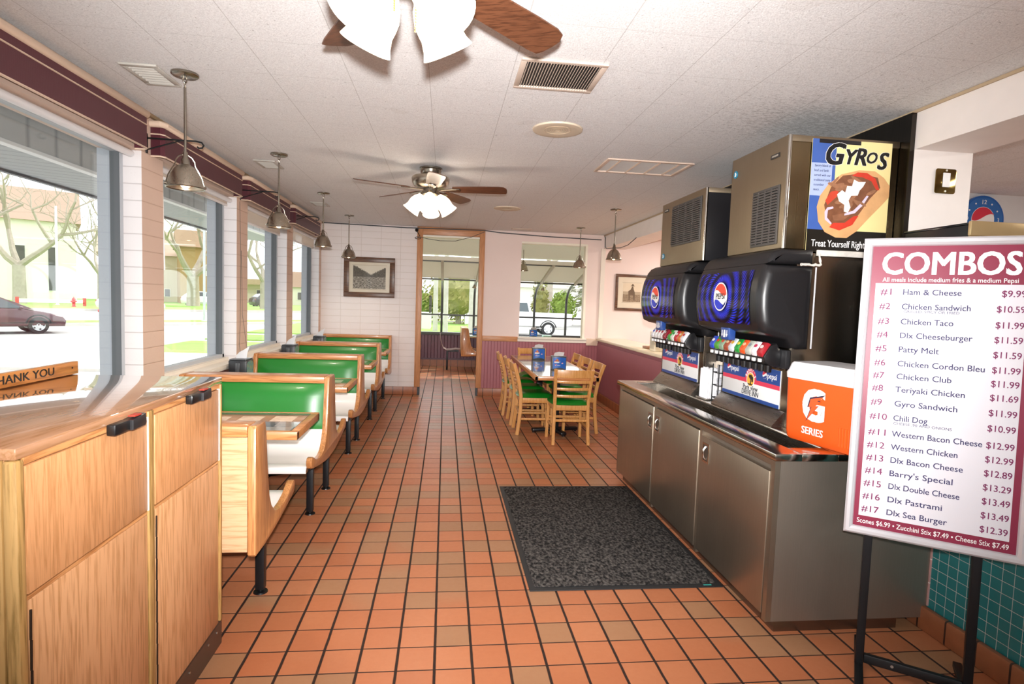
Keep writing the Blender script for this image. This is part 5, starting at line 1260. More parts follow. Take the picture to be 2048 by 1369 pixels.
tag(MB().tube([(0.0, 0.0, -0.02), (0.06, -0.01, -0.012), (0.14, -0.01, -0.03), (0.35, -0.005, -0.055), (0.60, 0.0, -0.045), (0.85, 0.0, 0.03), (1.05, 0.0, 0.118)], 0.004, 6).build('cable', plain('3a3f44', 0.5), None, loc=(-0.46, YF-0.04, 2.50)), 'thin cable drooping across the top of the oak doorway', 'cable')
mb = MB()
for (a, b) in (((0, 0), (0.02, 0.015)), ((0.01, 0.0), (0.0, 0.02))): mb.tube([(0.05*cos(q)+a[0] if False else 0.045*cos(q), 0.0, 0.016*sin(q)) for q in [2*pi*i/14 for i in range(14)]], 0.0045, 6, True)
tag(mb.build('cable_coil', M_black, None, loc=(-0.45, YF-0.045, 2.475)), 'small black coil of cable under the security camera', 'cable')
tag(MB().tube([(0, 0, 0.20), (0.0, -0.02, 0.195), (0.0, -0.05, 0.17), (0.0, -0.06, 0.03), (0.01, -0.12, 0.0), (0.0, -0.45, -0.02), (0.0, -0.9, -0.055), (0.0, -1.25, -0.045), (0.0, -1.5, 0.0), (0.0, -1.6, 0.02)], 0.006, 6).build('cable', plain('46494b', 0.5), None, loc=(2.526, 9.29, 2.43)), 'dark cable dropping from the ceiling corner onto the soffit edge', 'cable')

# things on the half wall ledge
tag(MB().box(-0.19, 0.10, -0.14, 0.14, 0.0, 0.03, 0.006).build('serving_tray', wood('brown_tray', '9a6238', '7a4826', 'x', 0.35), None, loc=(2.79, 7.3, 0.9855)), 'brown wooden tray on the half wall ledge behind the drink dispenser', 'tray')
bn = thing('paper_dispenser', 'cream paper dispenser standing on the ledge behind the far drink dispenser', 'dispenser', (2.62, 6.95, 0.985))
MB().box(-0.07, 0.07, -0.09, 0.09, 0.001, 0.24, 0.008).build('case', plain('efe6d0', 0.4), bn)
MB().box(-0.0735, -0.0705, -0.07, 0.07, 0.03, 0.20, 0.002).build('front_slot', plain('c9c2ae', 0.4), bn)

# light switch plate on the pillar
sw = thing('switch_plate', 'polished brass switch plate with a white rocker on the white pillar', 'light switch', (2.731, 2.999, 2.282))
MB().prism(rrect(0.125, 0.135, 0.012), 'y', -0.006, -0.001, 0.002).build('plate', plain('8d7a4a', 0.1, 1.0), sw)
MB().box(-0.02, 0.024, -0.010, -0.0062, -0.033, 0.045, 0.002).build('rocker', M_whitep, sw)
mb = MB()
for z in (0.058, -0.055): mb.cyl((0, -0.0085, z), (0, -0.006, z), 0.006, n=10)
mb.build('screws', M_screw, sw)

# clock in the kitchen
ck = thing('wall_clock', 'round blue wall clock on the white kitchen wall', 'clock', (4.80, 4.858, 2.42))
MB().cyl((0, -0.03, 0), (0, -0.001, 0), 0.215, n=48).build('rim', plain('1c5fae', 0.3), ck)
MB().cyl((0, -0.033, 0), (0, -0.0302, 0), 0.197, n=48).build('blue_face', plain('2f6db6', 0.3), ck)
pl = plane((0, -0.0333, 0), (1, 0, 0), (0, 0, 1))
lr_, lw_, lb_ = MB(), MB(), MB(); wave_logo(lr_, lw_, lb_, pl, 0.115)
lr_.build('badge_red', M_redp, ck, None); lw_.build('badge_white', M_whitep, ck, None); lb_.build('badge_blue', plain('1c3f8e', 0.4), ck, None)
mb = MB().text('12', pl @ Matrix.Translation((0, 0.155, 0)), 0.055, bold=0.01).text('3', pl @ Matrix.Translation((0.155, 0, 0)), 0.055).text('6', pl @ Matrix.Translation((0, -0.155, 0)), 0.055).text('9', pl @ Matrix.Translation((-0.155, 0, 0)), 0.055)
for h in (1, 2, 4, 5, 7, 8, 10, 11): mb.flat(circ(0.008, 10, 0.16*sin(h*pi/6), 0.16*cos(h*pi/6)), pl)
mb.build('numerals', M_whitep, ck, None)

# black display case and gold framed picture on the order counter, behind the menu sign
bc = thing('display_case', 'black display case on the tiled order counter behind the menu sign', 'display case', (2.62, 2.62, 1.086))
MB().prism([(-0.17, 0.0), (0.20, 0.0), (0.20, 0.885), (-0.17, 0.885)], 'y', -0.10, 0.30, 0.008).build('cabinet', M_black, bc)
MB().box(-0.175, 0.205, -0.103, 0.303, 0.886, 0.897, 0.003).build('top_shelf', M_bgloss, bc)
gf = thing('framed_notice', 'gold framed picture leaning beside the black display case', 'picture', (2.475, 2.512, 1.086))
MB().box(-0.05, 0.55, -0.02, 0.0, 0.83, 0.90, 0.006).box(-0.05, 0.02, -0.02, 0.0, 0.001, 0.83, 0.006).box(0.48, 0.55, -0.02, 0.0, 0.001, 0.83, 0.006).box(0.02, 0.48, -0.02, 0.0, 0.001, 0.07, 0.006).build('frame', plain('cdb487', 0.3, 0.6), gf)
MB().box(0.02, 0.48, -0.012, -0.002, 0.07, 0.83).build('print', plain('3a3f2c', 0.3, 0, 0.5, 0, 0.5, 30), gf, None)
# ------------------------------------------------------------------ COMBOS menu sign on its stand
th, ln = -0.642, 0.06
BL = Vector((1.749, 2.30, 0.590)); SW, SH = 0.613, 1.27
R_ = Vector((cos(th), sin(th), 0)); N_ = Vector((sin(th), -cos(th), 0)); U_ = cos(ln)*Vector((0, 0, 1))-sin(ln)*N_
base = BL+R_*SW*0.46-U_*(0.590/U_.z)
ms = thing('menu_sign', 'COMBOS menu sign in a silver frame leaning on a black floor stand', 'sign', base)
P0 = plane(BL-base, R_, U_)
def pb(x0, x1, y0, y1, z0, z1, bev=0.0, mb=None): return (mb or MB()).box(x0, x1, y0, y1, z0, z1, bev, M=P0)
M_silver = plain('d6d5da', 0.3, 0.35)
fw_ = 0.034
mb = MB()
prof = [(0.0, -0.018), (0.0, 0.006), (0.008, 0.014), (0.020, 0.015), (0.030, 0.009), (fw_, 0.002), (fw_, -0.018)]
cor = [(0, 0, 1, 1), (SW, 0, -1, 1), (SW, SH, -1, -1), (0, SH, 1, -1)]
rings = []
for (cx, cy, sx, sy) in cor: rings.append([mb.bm.verts.new(P0 @ Vector((cx+sx*d, cy+sy*d, z))) for d, z in prof])
for i in range(4):
    a, b = rings[i], rings[(i+1) % 4]
    for j in range(len(prof)): k = (j+1) % len(prof); mb.bm.faces.new((a[j], a[k], b[k], b[j]))
mb.build('snap_frame', M_silver, ms, 25)
pb(0.01, SW-0.01, 0.01, SH-0.01, -0.020, -0.004).build('backing_board', M_dark, ms, None)
pb(fw_, SW-fw_, fw_, SH-fw_, -0.0038, 0.0005).build('maroon_sheet', plain('852741', 0.38, 0, 0.3, 0.0, 0.03), ms, None)
wx0, wx1, wy0, wy1 = 0.052, 0.556, 0.080, 1.079
pb(wx0, wx1, wy0, wy1, 0.0006, 0.001).build('white_panel', plain('dbd8df', 0.38, 0, 0.22, 0.0, 0.015), ms, None)
T_ = lambda x, y, z=0.0011: P0 @ Matrix.Translation((x, y, z))
MB().text('COMBOS', T_(0.300, 1.158), 0.130, bold=0.022, fit=0.455).build('title', M_whitep, ms, None)
MB().text('All meals include medium fries & a medium Pepsi', T_(0.300, 1.094), 0.026, bold=0.004, fit=0.447).build('subtitle', M_whitep, ms, None)
MB().text('Scones $6.99 \u2022 Zucchini Stix $7.49 \u2022 Cheese Stix $7.49', T_(0.302, 0.057), 0.029, bold=0.006, fit=0.508).build('footer', M_whitep, ms, None)
rowsM = [('Ham & Cheese', '$9.99', 1.042), ('Chicken Sandwich', '$10.59', 0.981), ('Chicken Taco', '$11.99', 0.918), ('Dlx Cheeseburger', '$11.59', 0.860), ('Patty Melt', '$11.59', 0.801), ('Chicken Cordon Bleu', '$11.99', 0.741),
         ('Chicken Club', '$11.99', 0.687), ('Teriyaki Chicken', '$11.69', 0.632), ('Gyro Sandwich', '$11.99', 0.572), ('Chili Dog', '$10.99', 0.511), ('Western Bacon Cheese', '$12.99', 0.444), ('Western Chicken', '$12.99', 0.388),
         ('Dlx Bacon Cheese', '$12.89', 0.333), ("Barry's Special", '$13.29', 0.277), ('Dlx Double Cheese', '$13.49', 0.222), ('Dlx Pastrami', '$13.49', 0.166), ('Dlx Sea Burger', '$12.39', 0.111)]
wid = [0.196, 0.230, 0.178, 0.242, 0.137, 0.289, 0.186, 0.234, 0.212, 0.117, 0.301, 0.226, 0.244, 0.214, 0.240, 0.186, 0.206]
nm, it, pc = MB(), MB(), MB()
for k, (a, b, y) in enumerate(rowsM):
    nm.text('#%d' % (k+1), T_(0.066-0.010*(k/16-0.5), y), 0.038, 'LEFT', 0.006, fit=0.040 if k < 9 else 0.063)
    it.text(a, T_(0.150, y), 0.034, 'LEFT', 0.008, fit=wid[k])
    pc.text(b, T_(0.551, y), 0.036, 'RIGHT', 0.008, fit=0.074 if k == 0 else 0.086)
it.text('GRILLED, SPICY OR FRIED', T_(0.158, 0.961), 0.0155, 'LEFT', fit=0.188).text('CHEESE .90 AND ONIONS', T_(0.152, 0.489), 0.0155, 'LEFT', fit=0.198)
nm.build('item_numbers', plain('7b2a58', 0.5, 0, 0.2), ms, None); pc.build('prices', plain('7b2a58', 0.5, 0, 0.2), ms, None); it.build('item_lettering', plain('3a3560', 0.5, 0, 0.2), ms, None)
zf = -(0.590-0.02)/U_.z
for fx in (0.155, 0.765):
    x = fx*SW; o = pb(x-0.016, x+0.016, zf, SH*0.92, -0.056, -0.0205, 0.002).build('upright', M_blackmetal, ms)
    b = P0 @ Vector((x, zf, -0.038))
    MB().box(-0.016, 0.016, -0.24, 0.22, -0.026, -0.001, 0.003, M=plane(Vector((b.x, b.y, 0)), R_, N_)).build('foot_bar', M_blackmetal, ms)
pb(0.155*SW+0.017, 0.765*SW-0.017, zf+0.012, zf+0.048, -0.052, -0.026, 0.002).build('cross_bar', M_blackmetal, ms)
mb = MB()
for q in (0.35,): mb.cyl(P0 @ Vector((SW*q, zf+0.03, -0.0255)), P0 @ Vector((SW*q, zf+0.03, -0.024)), 0.006, n=12)
mb.build('bolt', M_screw, ms)
# ------------------------------------------------------------------ sunroom furniture
sb = make_bench('oak booth bench end seen through the doorway in the sunroom', 5, False, False, None)
sb.location = (0.40, 12.25, 0); sb.rotation_euler = (0, 0, -pi/2)
o = dup(sb, (-0.52, 12.75, 0), 'green padded booth bench partly hidden by the doorway jamb in the sunroom', 0)
ms_ = thing('molded_seat', 'brown slatted seat on a black leg under the sunroom window', 'seat', (0.07, 12.75, 0))
pr = [(-0.17, 0.80), (-0.155, 0.68), (-0.125, 0.56), (-0.09, 0.49), (-0.02, 0.455), (0.08, 0.462), (0.18, 0.478), (0.27, 0.470)]
rows = [[(x, -0.20+0.4*j/6, z) for j in range(7)] for x, z in pr]
MB().sheet(rows, 0.016, (0.5, 0, -0.8)).build('shell', mat_bead('slatted_seat', '8f6f63', '4b342d', 1, 0.06), ms_)
MB().box(-0.02, 0.02, -0.02, 0.02, 0.0, 0.455, 0.003).build('leg', M_blackmetal, ms_); MB().box(0.0, 0.24, -0.10, 0.10, 0.41, 0.452).build('seat_frame', M_blackmetal, ms_)
def sun_table(label, x, y):
    t = thing('sunroom_table', label, 'table', (x, y, 0), 0, 'tables in the sunroom')
    MB().box(-0.36, 0.36, -0.30, 0.30, 0.735, 0.760, 0.004).build('table_top', plain('dfe3e2', 0.08, coat=0.4), t); MB().box(-0.362, 0.362, -0.302, 0.302, 0.715, 0.7345, 0.003).build('edge', M_bencht, t)
    MB().cyl((0, 0, 0.02), (0, 0, 0.715), 0.035, n=16).build('pedestal', M_blackmetal, t); MB().lathe([(0, 0.03), (0.2, 0.012), (0.2, 0), (0, 0)], n=24).build('base', M_blackmetal, t)
    return t
s1 = sun_table('pale topped sunroom table seen through the doorway', 0.915, 13.03)
dup(s1, (2.05, 13.03, 0), 'pale topped sunroom table seen through the window opening')
dup(nh, (0.70, 12.93, 0.7605), 'blue napkin holder on the sunroom table seen through the doorway', 0, 'blue napkin holders in the sunroom')
dup(nh, (1.98, 12.97, 0.7605), 'blue napkin holder on the sunroom table seen through the window opening', 0, 'blue napkin holders in the sunroom')
tag(MB().box(-0.09, 0.09, -0.10, 0.10, 0.0, 0.05, 0.004).build('paper_pad', plain('b5dcc8', 0.6), None, loc=(2.27, 12.86, 0.7605)), 'pale green paper pad on the sunroom table seen through the window opening', 'paper')
q = dup(p0, (1.37, 10.45, 2.68), 'unlit pendant hanging in the sunroom behind the window opening edge', 0.3, 'unlit pendants in the sunroom')
for x, lb in ((2.06, 'small unlit pendant under the sunroom eave seen through the window opening'), (0.60, 'small unlit pendant under the sunroom eave seen through the doorway')):
    q = dup(p0, (x, 12.35, 2.085), lb, 0.3, 'unlit pendants in the sunroom'); q.scale = (0.5, 0.5, 0.5)

# ------------------------------------------------------------------ outside: ground
GZ = -0.30
def mat_ground(name, c1, c2, sc=6, rough=0.9):
    t = NT(name); n = t.noise(t.coord(), sc, 6, 0.7); t.base(t.mix(n, c1, c2)); t.set(rough, spec=0.2); return t.m
M_asph = mat_ground('asphalt', 'b9b6b3', 'a3a09e', 1.5); M_grass = mat_ground('lawn_grass', '7fae4c', '9cb768', 3); M_conc = mat_ground('concrete', 'd8d4cc', 'c4c0b8', 2)
struct('ground_street', MB().box(-130, 120, -30, 170, GZ-0.2, GZ), M_asph, ang=None)
H_ = Vector((0.717, 0.697, 0)); Q_ = Vector((-0.697, 0.717, 0)); O_ = Vector((-17.0, 29.6, GZ))
def strip(name, u0, u1, v0, v1, z0, z1, m):
    M = Matrix((H_, Q_, Vector((0, 0, 1)))).transposed().to_4x4(); M.translation = O_
    return struct(name, MB().box(u0, u1, v0, v1, z0, z1, M=M), m, ang=None)
strip('ground_curb', -40, 60, -0.18, 0.12, 0, 0.14, M_conc); strip('ground_verge', -40, 60, 0.12, 3.2, 0, 0.12, M_grass); strip('ground_sidewalk', -40, 60, 3.2, 4.6, 0, 0.125, M_conc)
strip('ground_lawn', -60, 90, 21, 70, 0, 0.14, M_grass); strip('ground_far_curb', -60, 90, 20.6, 21, 0, 0.16, M_conc)
struct('ground_walk', MB().box(-12, 14, 13.6, 17.5, GZ, GZ+0.06), M_conc, ang=None)
for k, (a, b) in enumerate(((17.5, 22.0), (23.2, 26.0), (27.5, 46.0))): struct('ground_lawn_%d' % (k+1), MB().box(-9, 3.0 if k else 4.2, a, b, GZ, GZ+0.05), M_grass, ang=None)
# canopy over the pavement along the window wall: porch ceiling, drop fascia, slatted overhang
M_fasc = mat_bead('grey_fascia_panel', 'b6b8b8', '84878a', 1, 0.33); M_slat = mat_bead('grey_soffit_slats', '8d9298', '5a5e66', 1, 0.20)
struct('ceiling_porch', MB().box(-3.2, -2.172, -3.0, 13.0, 2.84, 2.90), plain('c9d3d8', 0.6), ang=None)
struct('ceiling_porch_fascia', MB().box(-3.24, -3.20, -3.0, 13.0, 2.585, 2.839), M_fasc, ang=None)
struct('trim_20', MB().box(-3.27, -3.19, -3.0, 13.0, 2.555, 2.584, 0.004), plain('e6e7e8', 0.4), ang=None)
struct('ceiling_porch_slats', MB().prism([(-3.28, 2.585), (-4.30, 2.655), (-4.30, 2.72), (-3.28, 2.66)], 'y', -3.0, 13.0), M_slat, ang=None)
struct('trim_21', MB().box(-4.36, -4.301, -3.0, 13.0, 2.63, 2.76), plain('5e636b', 0.5), ang=None)
rl = thing('porch_light', 'round recessed light in the porch ceiling outside the front window', 'light', (-2.72, 3.95, 2.84))
MB().lathe([(0.0, -0.004), (0.075, -0.004), (0.095, -0.010), (0.11, -0.0005), (0.0, -0.0005)], n=28).build('rim', plain('a9adb0', 0.35, 0.5), rl); MB().cyl((0, 0, -0.012), (0, 0, -0.0045), 0.07, n=24).build('lens', plain('4a4d50', 0.2), rl)
# ------------------------------------------------------------------ vehicles
def mat_car(c): return plain(c, 0.22, 0.1, 0.5, 0.8, 0.02)
M_tyre = plain('1d1d1f', 0.7); M_cglass = plain('39454c', 0.06, 0, 0.8)
def make_car(label, c, loc, rz, suv=False, truck=False, group=None, cat='car'):
    """local x = forward, origin on the ground between the wheels"""
    t = thing('pickup_truck' if truck else 'car', label, cat, loc, rz, group); m = mat_car(c); hw = 0.88 if not truck else 0.98
    k = 1.0 if not (suv or truck) else 1.22
    if truck:
        body = [(-3.1, 0.62), (-3.1, 1.25), (-0.75, 1.27), (0.95, 1.27), (2.55, 1.20), (2.85, 0.95), (2.85, 0.50), (-2.6, 0.50)]
        cab = [(-0.80, 1.27), (-0.62, 1.88), (0.75, 1.90), (1.35, 1.29)]; wx = (-1.75, 1.80); wr = 0.39
    else:
        body = [(-2.15, 0.42), (-2.2, 0.62*k), (-2.1, 0.92*k), (-1.3, 0.98*k), (0.75, 0.97*k), (1.55, 0.84*k), (2.12, 0.68*k), (2.25, 0.5), (2.2, 0.28), (-2.05, 0.28)]
        cab = [(-2.0, 0.93*k), (-1.35, 1.38*k), (-0.6, 1.46*k), (0.15, 1.43*k), (1.25, 0.92*k)]; wx = (-1.33, 1.37); wr = 0.325
    MB().prism(body, 'y', -hw, hw, 0.10, 4).build('body', m, t, 50)
    mb = MB(); A = [[mb.bm.verts.new((x, s*(hw-0.04 if z == cab[0][1] or z == cab[-1][1] else hw-0.24), z)) for x, z in cab] for s in (-1, 1)]
    n = len(cab)
    for i in range(n-1): mb.bm.faces.new((A[0][i], A[0][i+1], A[1][i+1], A[1][i]))
    mb.bm.faces.new(A[0][::-1]); mb.bm.faces.new(A[1]); mb.bm.faces.new((A[0][0], A[1][0], A[1][-1], A[0][-1]))
    mb.build('cabin', m, t, 50)
    z0 = cab[0][1]; z1 = max(z for x, z in cab); mb = MB()
    for s in (-1, 1):
        yb, yt = s*(hw-0.035), s*(hw-0.205)
        xs = [(-1.45, -1.15), (-0.05, 0.10)] if not truck else [(-0.66, -0.56), (0.15, 0.12)]
        x2 = [(0.03, 0.18), (0.95, 0.22)] if not truck else [(0.25, 0.22), (1.12, 0.66)]
        for (a, at), (b, bt) in (xs, x2):
            mb.poly([(a, yb, z0+0.04), (b, yb, z0+0.04), (bt, yt, z1-0.10), (at, yt, z1-0.10)])
    w0 = cab[-1][0]; wt = cab[-2][0]
    mb.poly([(w0-0.05, -hw+0.12, z0+0.05), (w0-0.05, hw-0.12, z0+0.05), (wt+0.04, hw-0.30, z1-0.06), (wt+0.04, -hw+0.30, z1-0.06)])
    mb.build('windows', M_cglass, t, None)
    for x in wx:
        for s in (-1, 1):
            M = Matrix.Translation((x, s*(hw-0.09), wr)) @ Matrix.Rotation(radians(90)*(-s), 4, 'X')
            w = MB().lathe([(wr*0.62, -0.10), (wr*0.95, -0.10), (wr, -0.06), (wr, 0.06), (wr*0.95, 0.10), (wr*0.62, 0.10)], M, 28).build('wheel', M_tyre, t)
            mb = MB().lathe([(0.0, 0.06), (wr*0.20, 0.10), (wr*0.24, 0.075), (wr*0.55, 0.065), (wr*0.66, 0.10), (wr*0.66, 0.0), (0.0, 0.0)], M, 24); mb.build('rim', plain('d6d8da', 0.3, 0.4), w)
            mb = MB()
            for q in range(5): mb.box(-0.012, 0.045, -0.03, 0.03, 0.066, 0.072, M=M @ Matrix.Rotation(2*pi*q/5, 4, 'Z') @ Matrix.Translation((wr*0.42, 0, 0)))
            mb.build('rim_holes', plain('2a2b2d', 0.5), w, None)
            MB().tube([((wr+0.06)*cos(a)+x, s*(hw-0.015), wr+(wr+0.06)*sin(a)) for a in [radians(10+160*i/14) for i in range(15)]], 0.035, 6).build('wheel_arch', plain('2b2b2d', 0.6) if truck else M_tyre, t)
    fx = body[-3][0] if not truck else 2.85
    zl = 0.62*k if not truck else 0.98
    for s in (-1, 1):
        MB().blob((fx-0.16, s*(hw-0.16), zl), 0.13, 2, (1.1, 0.9, 0.5)).build('headlight', plain('e8edf0', 0.12), t)
        MB().blob((body[0][0]+0.04, s*(hw-0.10), 0.80*k), 0.11, 2, (0.5, 0.7, 0.9)).build('tail_light', plain('c03038', 0.2), t)
        if not truck: MB().blob((0.85, s*(hw+0.06), 0.99*k), 0.09, 2, (0.7, 1.0, 0.6)).build('wing_mirror', m, t)
        MB().box(-2.0, 1.9, s*(hw+0.001)-0.004, s*(hw+0.001)+0.004, 0.40, 0.44).build('side_strip', plain('2e2326' if not truck else 'd9d9d9', 0.5), t)
    return t
ha = math.atan2(0.697, 0.717)
make_car('burgundy car driving past in the street outside the front window', '4c1a27', (-15.3-0.717*1.37-0.697*0.79, 24.0-0.697*1.37+0.717*0.79, GZ), ha)
GC = 'parked cars across the street'
make_car('white parked car behind the big bare tree across the street', 'eceef0', (-29.3, 74.9, GZ), ha, True, group=GC)
make_car('white parked car with its red tail light behind the first block pillar', 'e4e6ea', (-25.0, 50.0, GZ), ha+0.1, False, group=GC)
make_car('dark parked car seen through the third window', '2c3238', (-22.5, 78.0, GZ), ha, True, group=GC)
make_car('blue parked car seen through the window next to the block wall', '2447a8', (-18.0, 92.0, GZ), ha, True, group=GC)
make_car('white pickup truck parked behind the sunroom window', 'f2f2f2', (3.95, 32.9, GZ), pi, False, True, None, 'truck')

# ------------------------------------------------------------------ trees and shrubs
M_bark = mat_ground('grey_bark', 'bdb2a3', '8a8072', 4); M_barkw = mat_ground('pale_bark', 'c9c4bd', '9a938a', 4)
def make_tree(label, loc, r0, h0, seed, depth=5, spread=0.62, bark=None, name='bare_tree', cat='tree', group='bare street trees', limbs=3):
    rr = random.Random(seed); t = thing(name, label, cat, loc, 0, group)
    tr, br = MB(), MB()
    tr.tube([(0, 0, -0.2), (0.02, 0, 0.15), (0, 0.03, h0*0.5), (0, 0, h0)], [r0*1.45, r0*1.1, r0, r0*0.95], 12)
    def grow(mb, p, d, r, l, lev):
        pts = [p]; q = p.copy(); dd = d.copy()
        for i in range(4):
            dd = (dd+Vector((rr.uniform(-1, 1), rr.uniform(-1, 1), rr.uniform(-0.5, 0.9)))*0.20).normalized(); q = q+dd*l/4; pts.append(q.copy())
        mb.tube(pts, [r*(1-0.10*i) for i in range(5)], 7 if lev < 2 else 4)
        if lev >= depth: return
        nb = 3 if lev < 2 else rr.choice((2, 3))
        for i in range(nb):
            k = rr.choice((2, 3, 4)) if i else 4
            s = Vector((rr.uniform(-1, 1), rr.uniform(-1, 1), rr.uniform(-0.25, 0.9))).normalized()
            grow(mb, pts[k], (dd*(1-spread)+s*spread).normalized(), r*(0.52 if i else 0.60), l*rr.uniform(0.66, 0.86), lev+1)
    for i in range(limbs):
        a = 2*pi*i/limbs+rr.uniform(-0.4, 0.4)
        grow(br, Vector((0, 0, h0-0.1)), Vector((cos(a)*0.85, sin(a)*0.85, 0.75)).normalized(), r0*0.60, h0*1.25, 1)
    tr.build('trunk', bark or M_bark, t); br.build('branches', bark or M_bark, t); return t
make_tree('large bare tree on the lawn behind the burgundy car', (-38.5, 58.0, GZ), 0.50, 3.6, 11, 6)
make_tree('large bare spreading tree across the street in the second window', (-27.6, 68.0, GZ), 0.62, 3.4, 5, 6)
make_tree('leaning bare tree seen through the third window', (-19.0, 52.0, GZ), 0.35, 3.4, 9)
make_tree('bare tree seen through the window next to the white block wall', (-19.5, 66.0, GZ), 0.42, 3.0, 21)
make_tree('smaller bare tree beside the brick building', (-36.0, 66.0, GZ), 0.28, 3.2, 31, 5)
GT = 'pale trunks outside the sunroom'
make_tree('pale double trunk tree on the lawn beyond the doorway, closer to the deck', (-0.55, 33.0, GZ), 0.13, 5.0, 41, 4, 0.5, M_barkw, group=GT)
make_tree('slim pale tree on the lawn beyond the middle of the doorway', (0.02, 30.0, GZ), 0.12, 5.0, 43, 4, 0.5, M_barkw, group=GT)
make_tree('thick pale tree on the lawn beyond the doorway beside the napkin holder', (1.35, 27.0, GZ), 0.27, 4.0, 47, 4, 0.55, M_barkw, group=GT)
make_tree('dark slim trunk behind the white pickup truck', (8.2, 46.0, GZ), 0.28, 5.0, 53, 4, 0.5, M_bark, group=GT)
M_leaf = mat_ground('shrub_leaves', '5c7a32', '8d9a4c', 2); M_leafd = mat_ground('conifer_needles', '5f7348', '94926a', 2); M_leafo = mat_ground('olive_leaves', '6d7442', '9a9158', 2)
def foliage(c, r, n, seed, size, sq=(1, 1, 1)):
    rr = random.Random(seed); mb = MB()
    mb.blob(c, r*0.72, 3, sq, 0.12, seed)
    for i in range(n):
        v = Vector((rr.gauss(0, 1), rr.gauss(0, 1), rr.gauss(0, 1))).normalized()*r*rr.uniform(0.66, 1.05)
        p = Vector((c[0]+v.x*sq[0], c[1]+v.y*sq[1], c[2]+v.z*sq[2]))
        a = Vector((rr.gauss(0, 1), rr.gauss(0, 1), rr.gauss(0, 1))).normalized(); u = a.orthogonal().normalized(); w = a.cross(u); s = size*rr.uniform(0.6, 1.3)
        mb.poly([p-u*s, p+w*s*0.5, p+u*s, p-w*s*0.5])
    return mb
def make_bush(label, loc, r, n, seed, m, sq=(1, 1, 1), size=0.16, group='shrubs outside the sunroom'):
    t = thing('shrub', label, 'shrub', loc, 0, group)
    MB().cyl((0, 0, -0.1), (0, 0, r*sq[2]*0.8), r*0.10, r*0.06, 8).build('stem', M_bark, t); foliage((0, 0, r*sq[2]*1.02), r, n, seed, size, sq).build('foliage', m, t, None); return t
make_bush('big olive green shrub behind the lawn beyond the doorway', (1.0, 44.0, GZ), 2.3, 900, 3, M_leafo, (1.25, 1, 0.95))
make_bush('round green bush behind the bed of the white truck', (8.35, 41.0, GZ+0.3), 0.95, 500, 4, M_leaf, (1, 1, 1.25))
make_bush('narrow yellow green bush beside the dark slim trunk', (7.0, 43.0, GZ), 0.9, 400, 6, M_leafo, (0.8, 0.8, 2.0))
make_bush('low green hedge seen beyond the doorway deck', (-1.8, 46.0, GZ), 1.2, 400, 8, M_leaf, (1.3, 1, 1.1))
ct = thing('conifer_tree', 'wide conifer with drooping boughs behind the white truck', 'tree', (12.2, 48.0, GZ))
MB().cyl((0, 0, -0.1), (0, 0, 6.5), 0.34, 0.12, 10).build('trunk', M_bark, ct)
mb = MB(); rr = random.Random(17)
for k in range(230):
    z = rr.uniform(1.9, 6.6); a = rr.uniform(0, 2*pi); R = (7.4-z)*0.72*rr.uniform(0.35, 1.0)
    p = Vector((R*cos(a), R*sin(a), z-0.12*R)); s = rr.uniform(0.25, 0.6); u = Vector((cos(a), sin(a), -0.25)); w = Vector((-sin(a), cos(a), 0))
    mb.poly([p-u*s, p+w*s*0.45, p+u*s*1.2, p-w*s*0.45])
    if k % 3 == 0: mb.tube([(0, 0, z), p], [0.05, 0.015], 4)
    for j in range(5):
        g = p+Vector((rr.gauss(0, .4), rr.gauss(0, .4), rr.gauss(0, .18))); s2 = rr.uniform(0.12, 0.3); mb.poly([g-u*s2, g+w*s2*0.5, g+u*s2, g-w*s2*0.5])
mb.build('boughs', M_leafd, ct, None)

# ------------------------------------------------------------------ buildings, poles, hydrants
def make_house(label, loc, rz, w, d, h, wall, roof_h, roofc, wins, group='buildings across the street', flat=False):
    t = thing('building', label, 'building', loc, rz, group)
    MB().box(-w/2, w/2, -d/2, d/2, 0, h).build('wall', plain(wall, 0.85, 0, 0.2), t, None)
    o = 0.5
    if flat: MB().box(-w/2-o, w/2+o, -d/2-1.5, d/2+o, h+0.001, h+roof_h).build('roof', plain(roofc, 0.8), t, None)
    else: MB().prism([(-d/2-o, h-0.1), (0, h+roof_h), (d/2+o, h-0.1)], 'x', -w/2-o, w/2+o).build('roof', plain(roofc, 0.85), t, None)
    for (x, z, ww, hh) in wins:
        f = MB().box(x-ww/2, x+ww/2, -d/2-0.06, -d/2+0.02, z, z+hh).build('window', plain('e6e2da', 0.6), t, None)
        MB().box(x-ww/2+0.1, x+ww/2-0.1, -d/2-0.09, -d/2-0.061, z+0.1, z+hh-0.1).build('pane', plain('4c4a46', 0.15), f, None)
    return t
make_house('pale stone hall with tall windows behind the large bare tree', (-50, 73, GZ), ha*0.0+0.55, 13, 10, 9.0, 'e9e2d6', 4.0, 'a28a78', [(-4, 1.2, 1.0, 5), (-1.2, 1.2, 1.0, 5), (1.6, 1.2, 1.0, 5), (4.4, 1.2, 1.0, 5)])
make_house('two storey stone house with small windows behind the white pole', (-43.5, 89, GZ), 0.5, 9, 9, 6.6, 'cfc3ae', 3.6, 'b39c88', [(-3, 0.8, 1.0, 1.2), (-1.6, 3.6, 1.1, 1.7), (-0.2, 0.8, 0.8, 1.2), (1.6, 3.6, 1.1, 1.7), (1.6, 0.8, 0.8, 1.2), (3.2, 0.8, 0.8, 1.2)])
make_house('narrow brown brick building next to the first window frame', (-33.2, 84, GZ), 0.45, 5, 8, 7.5, 'a98a5f', 2.4, '8d7458', [(-1, 0.9, 0.8, 1.4), (0.8, 3.8, 0.8, 1.4)])
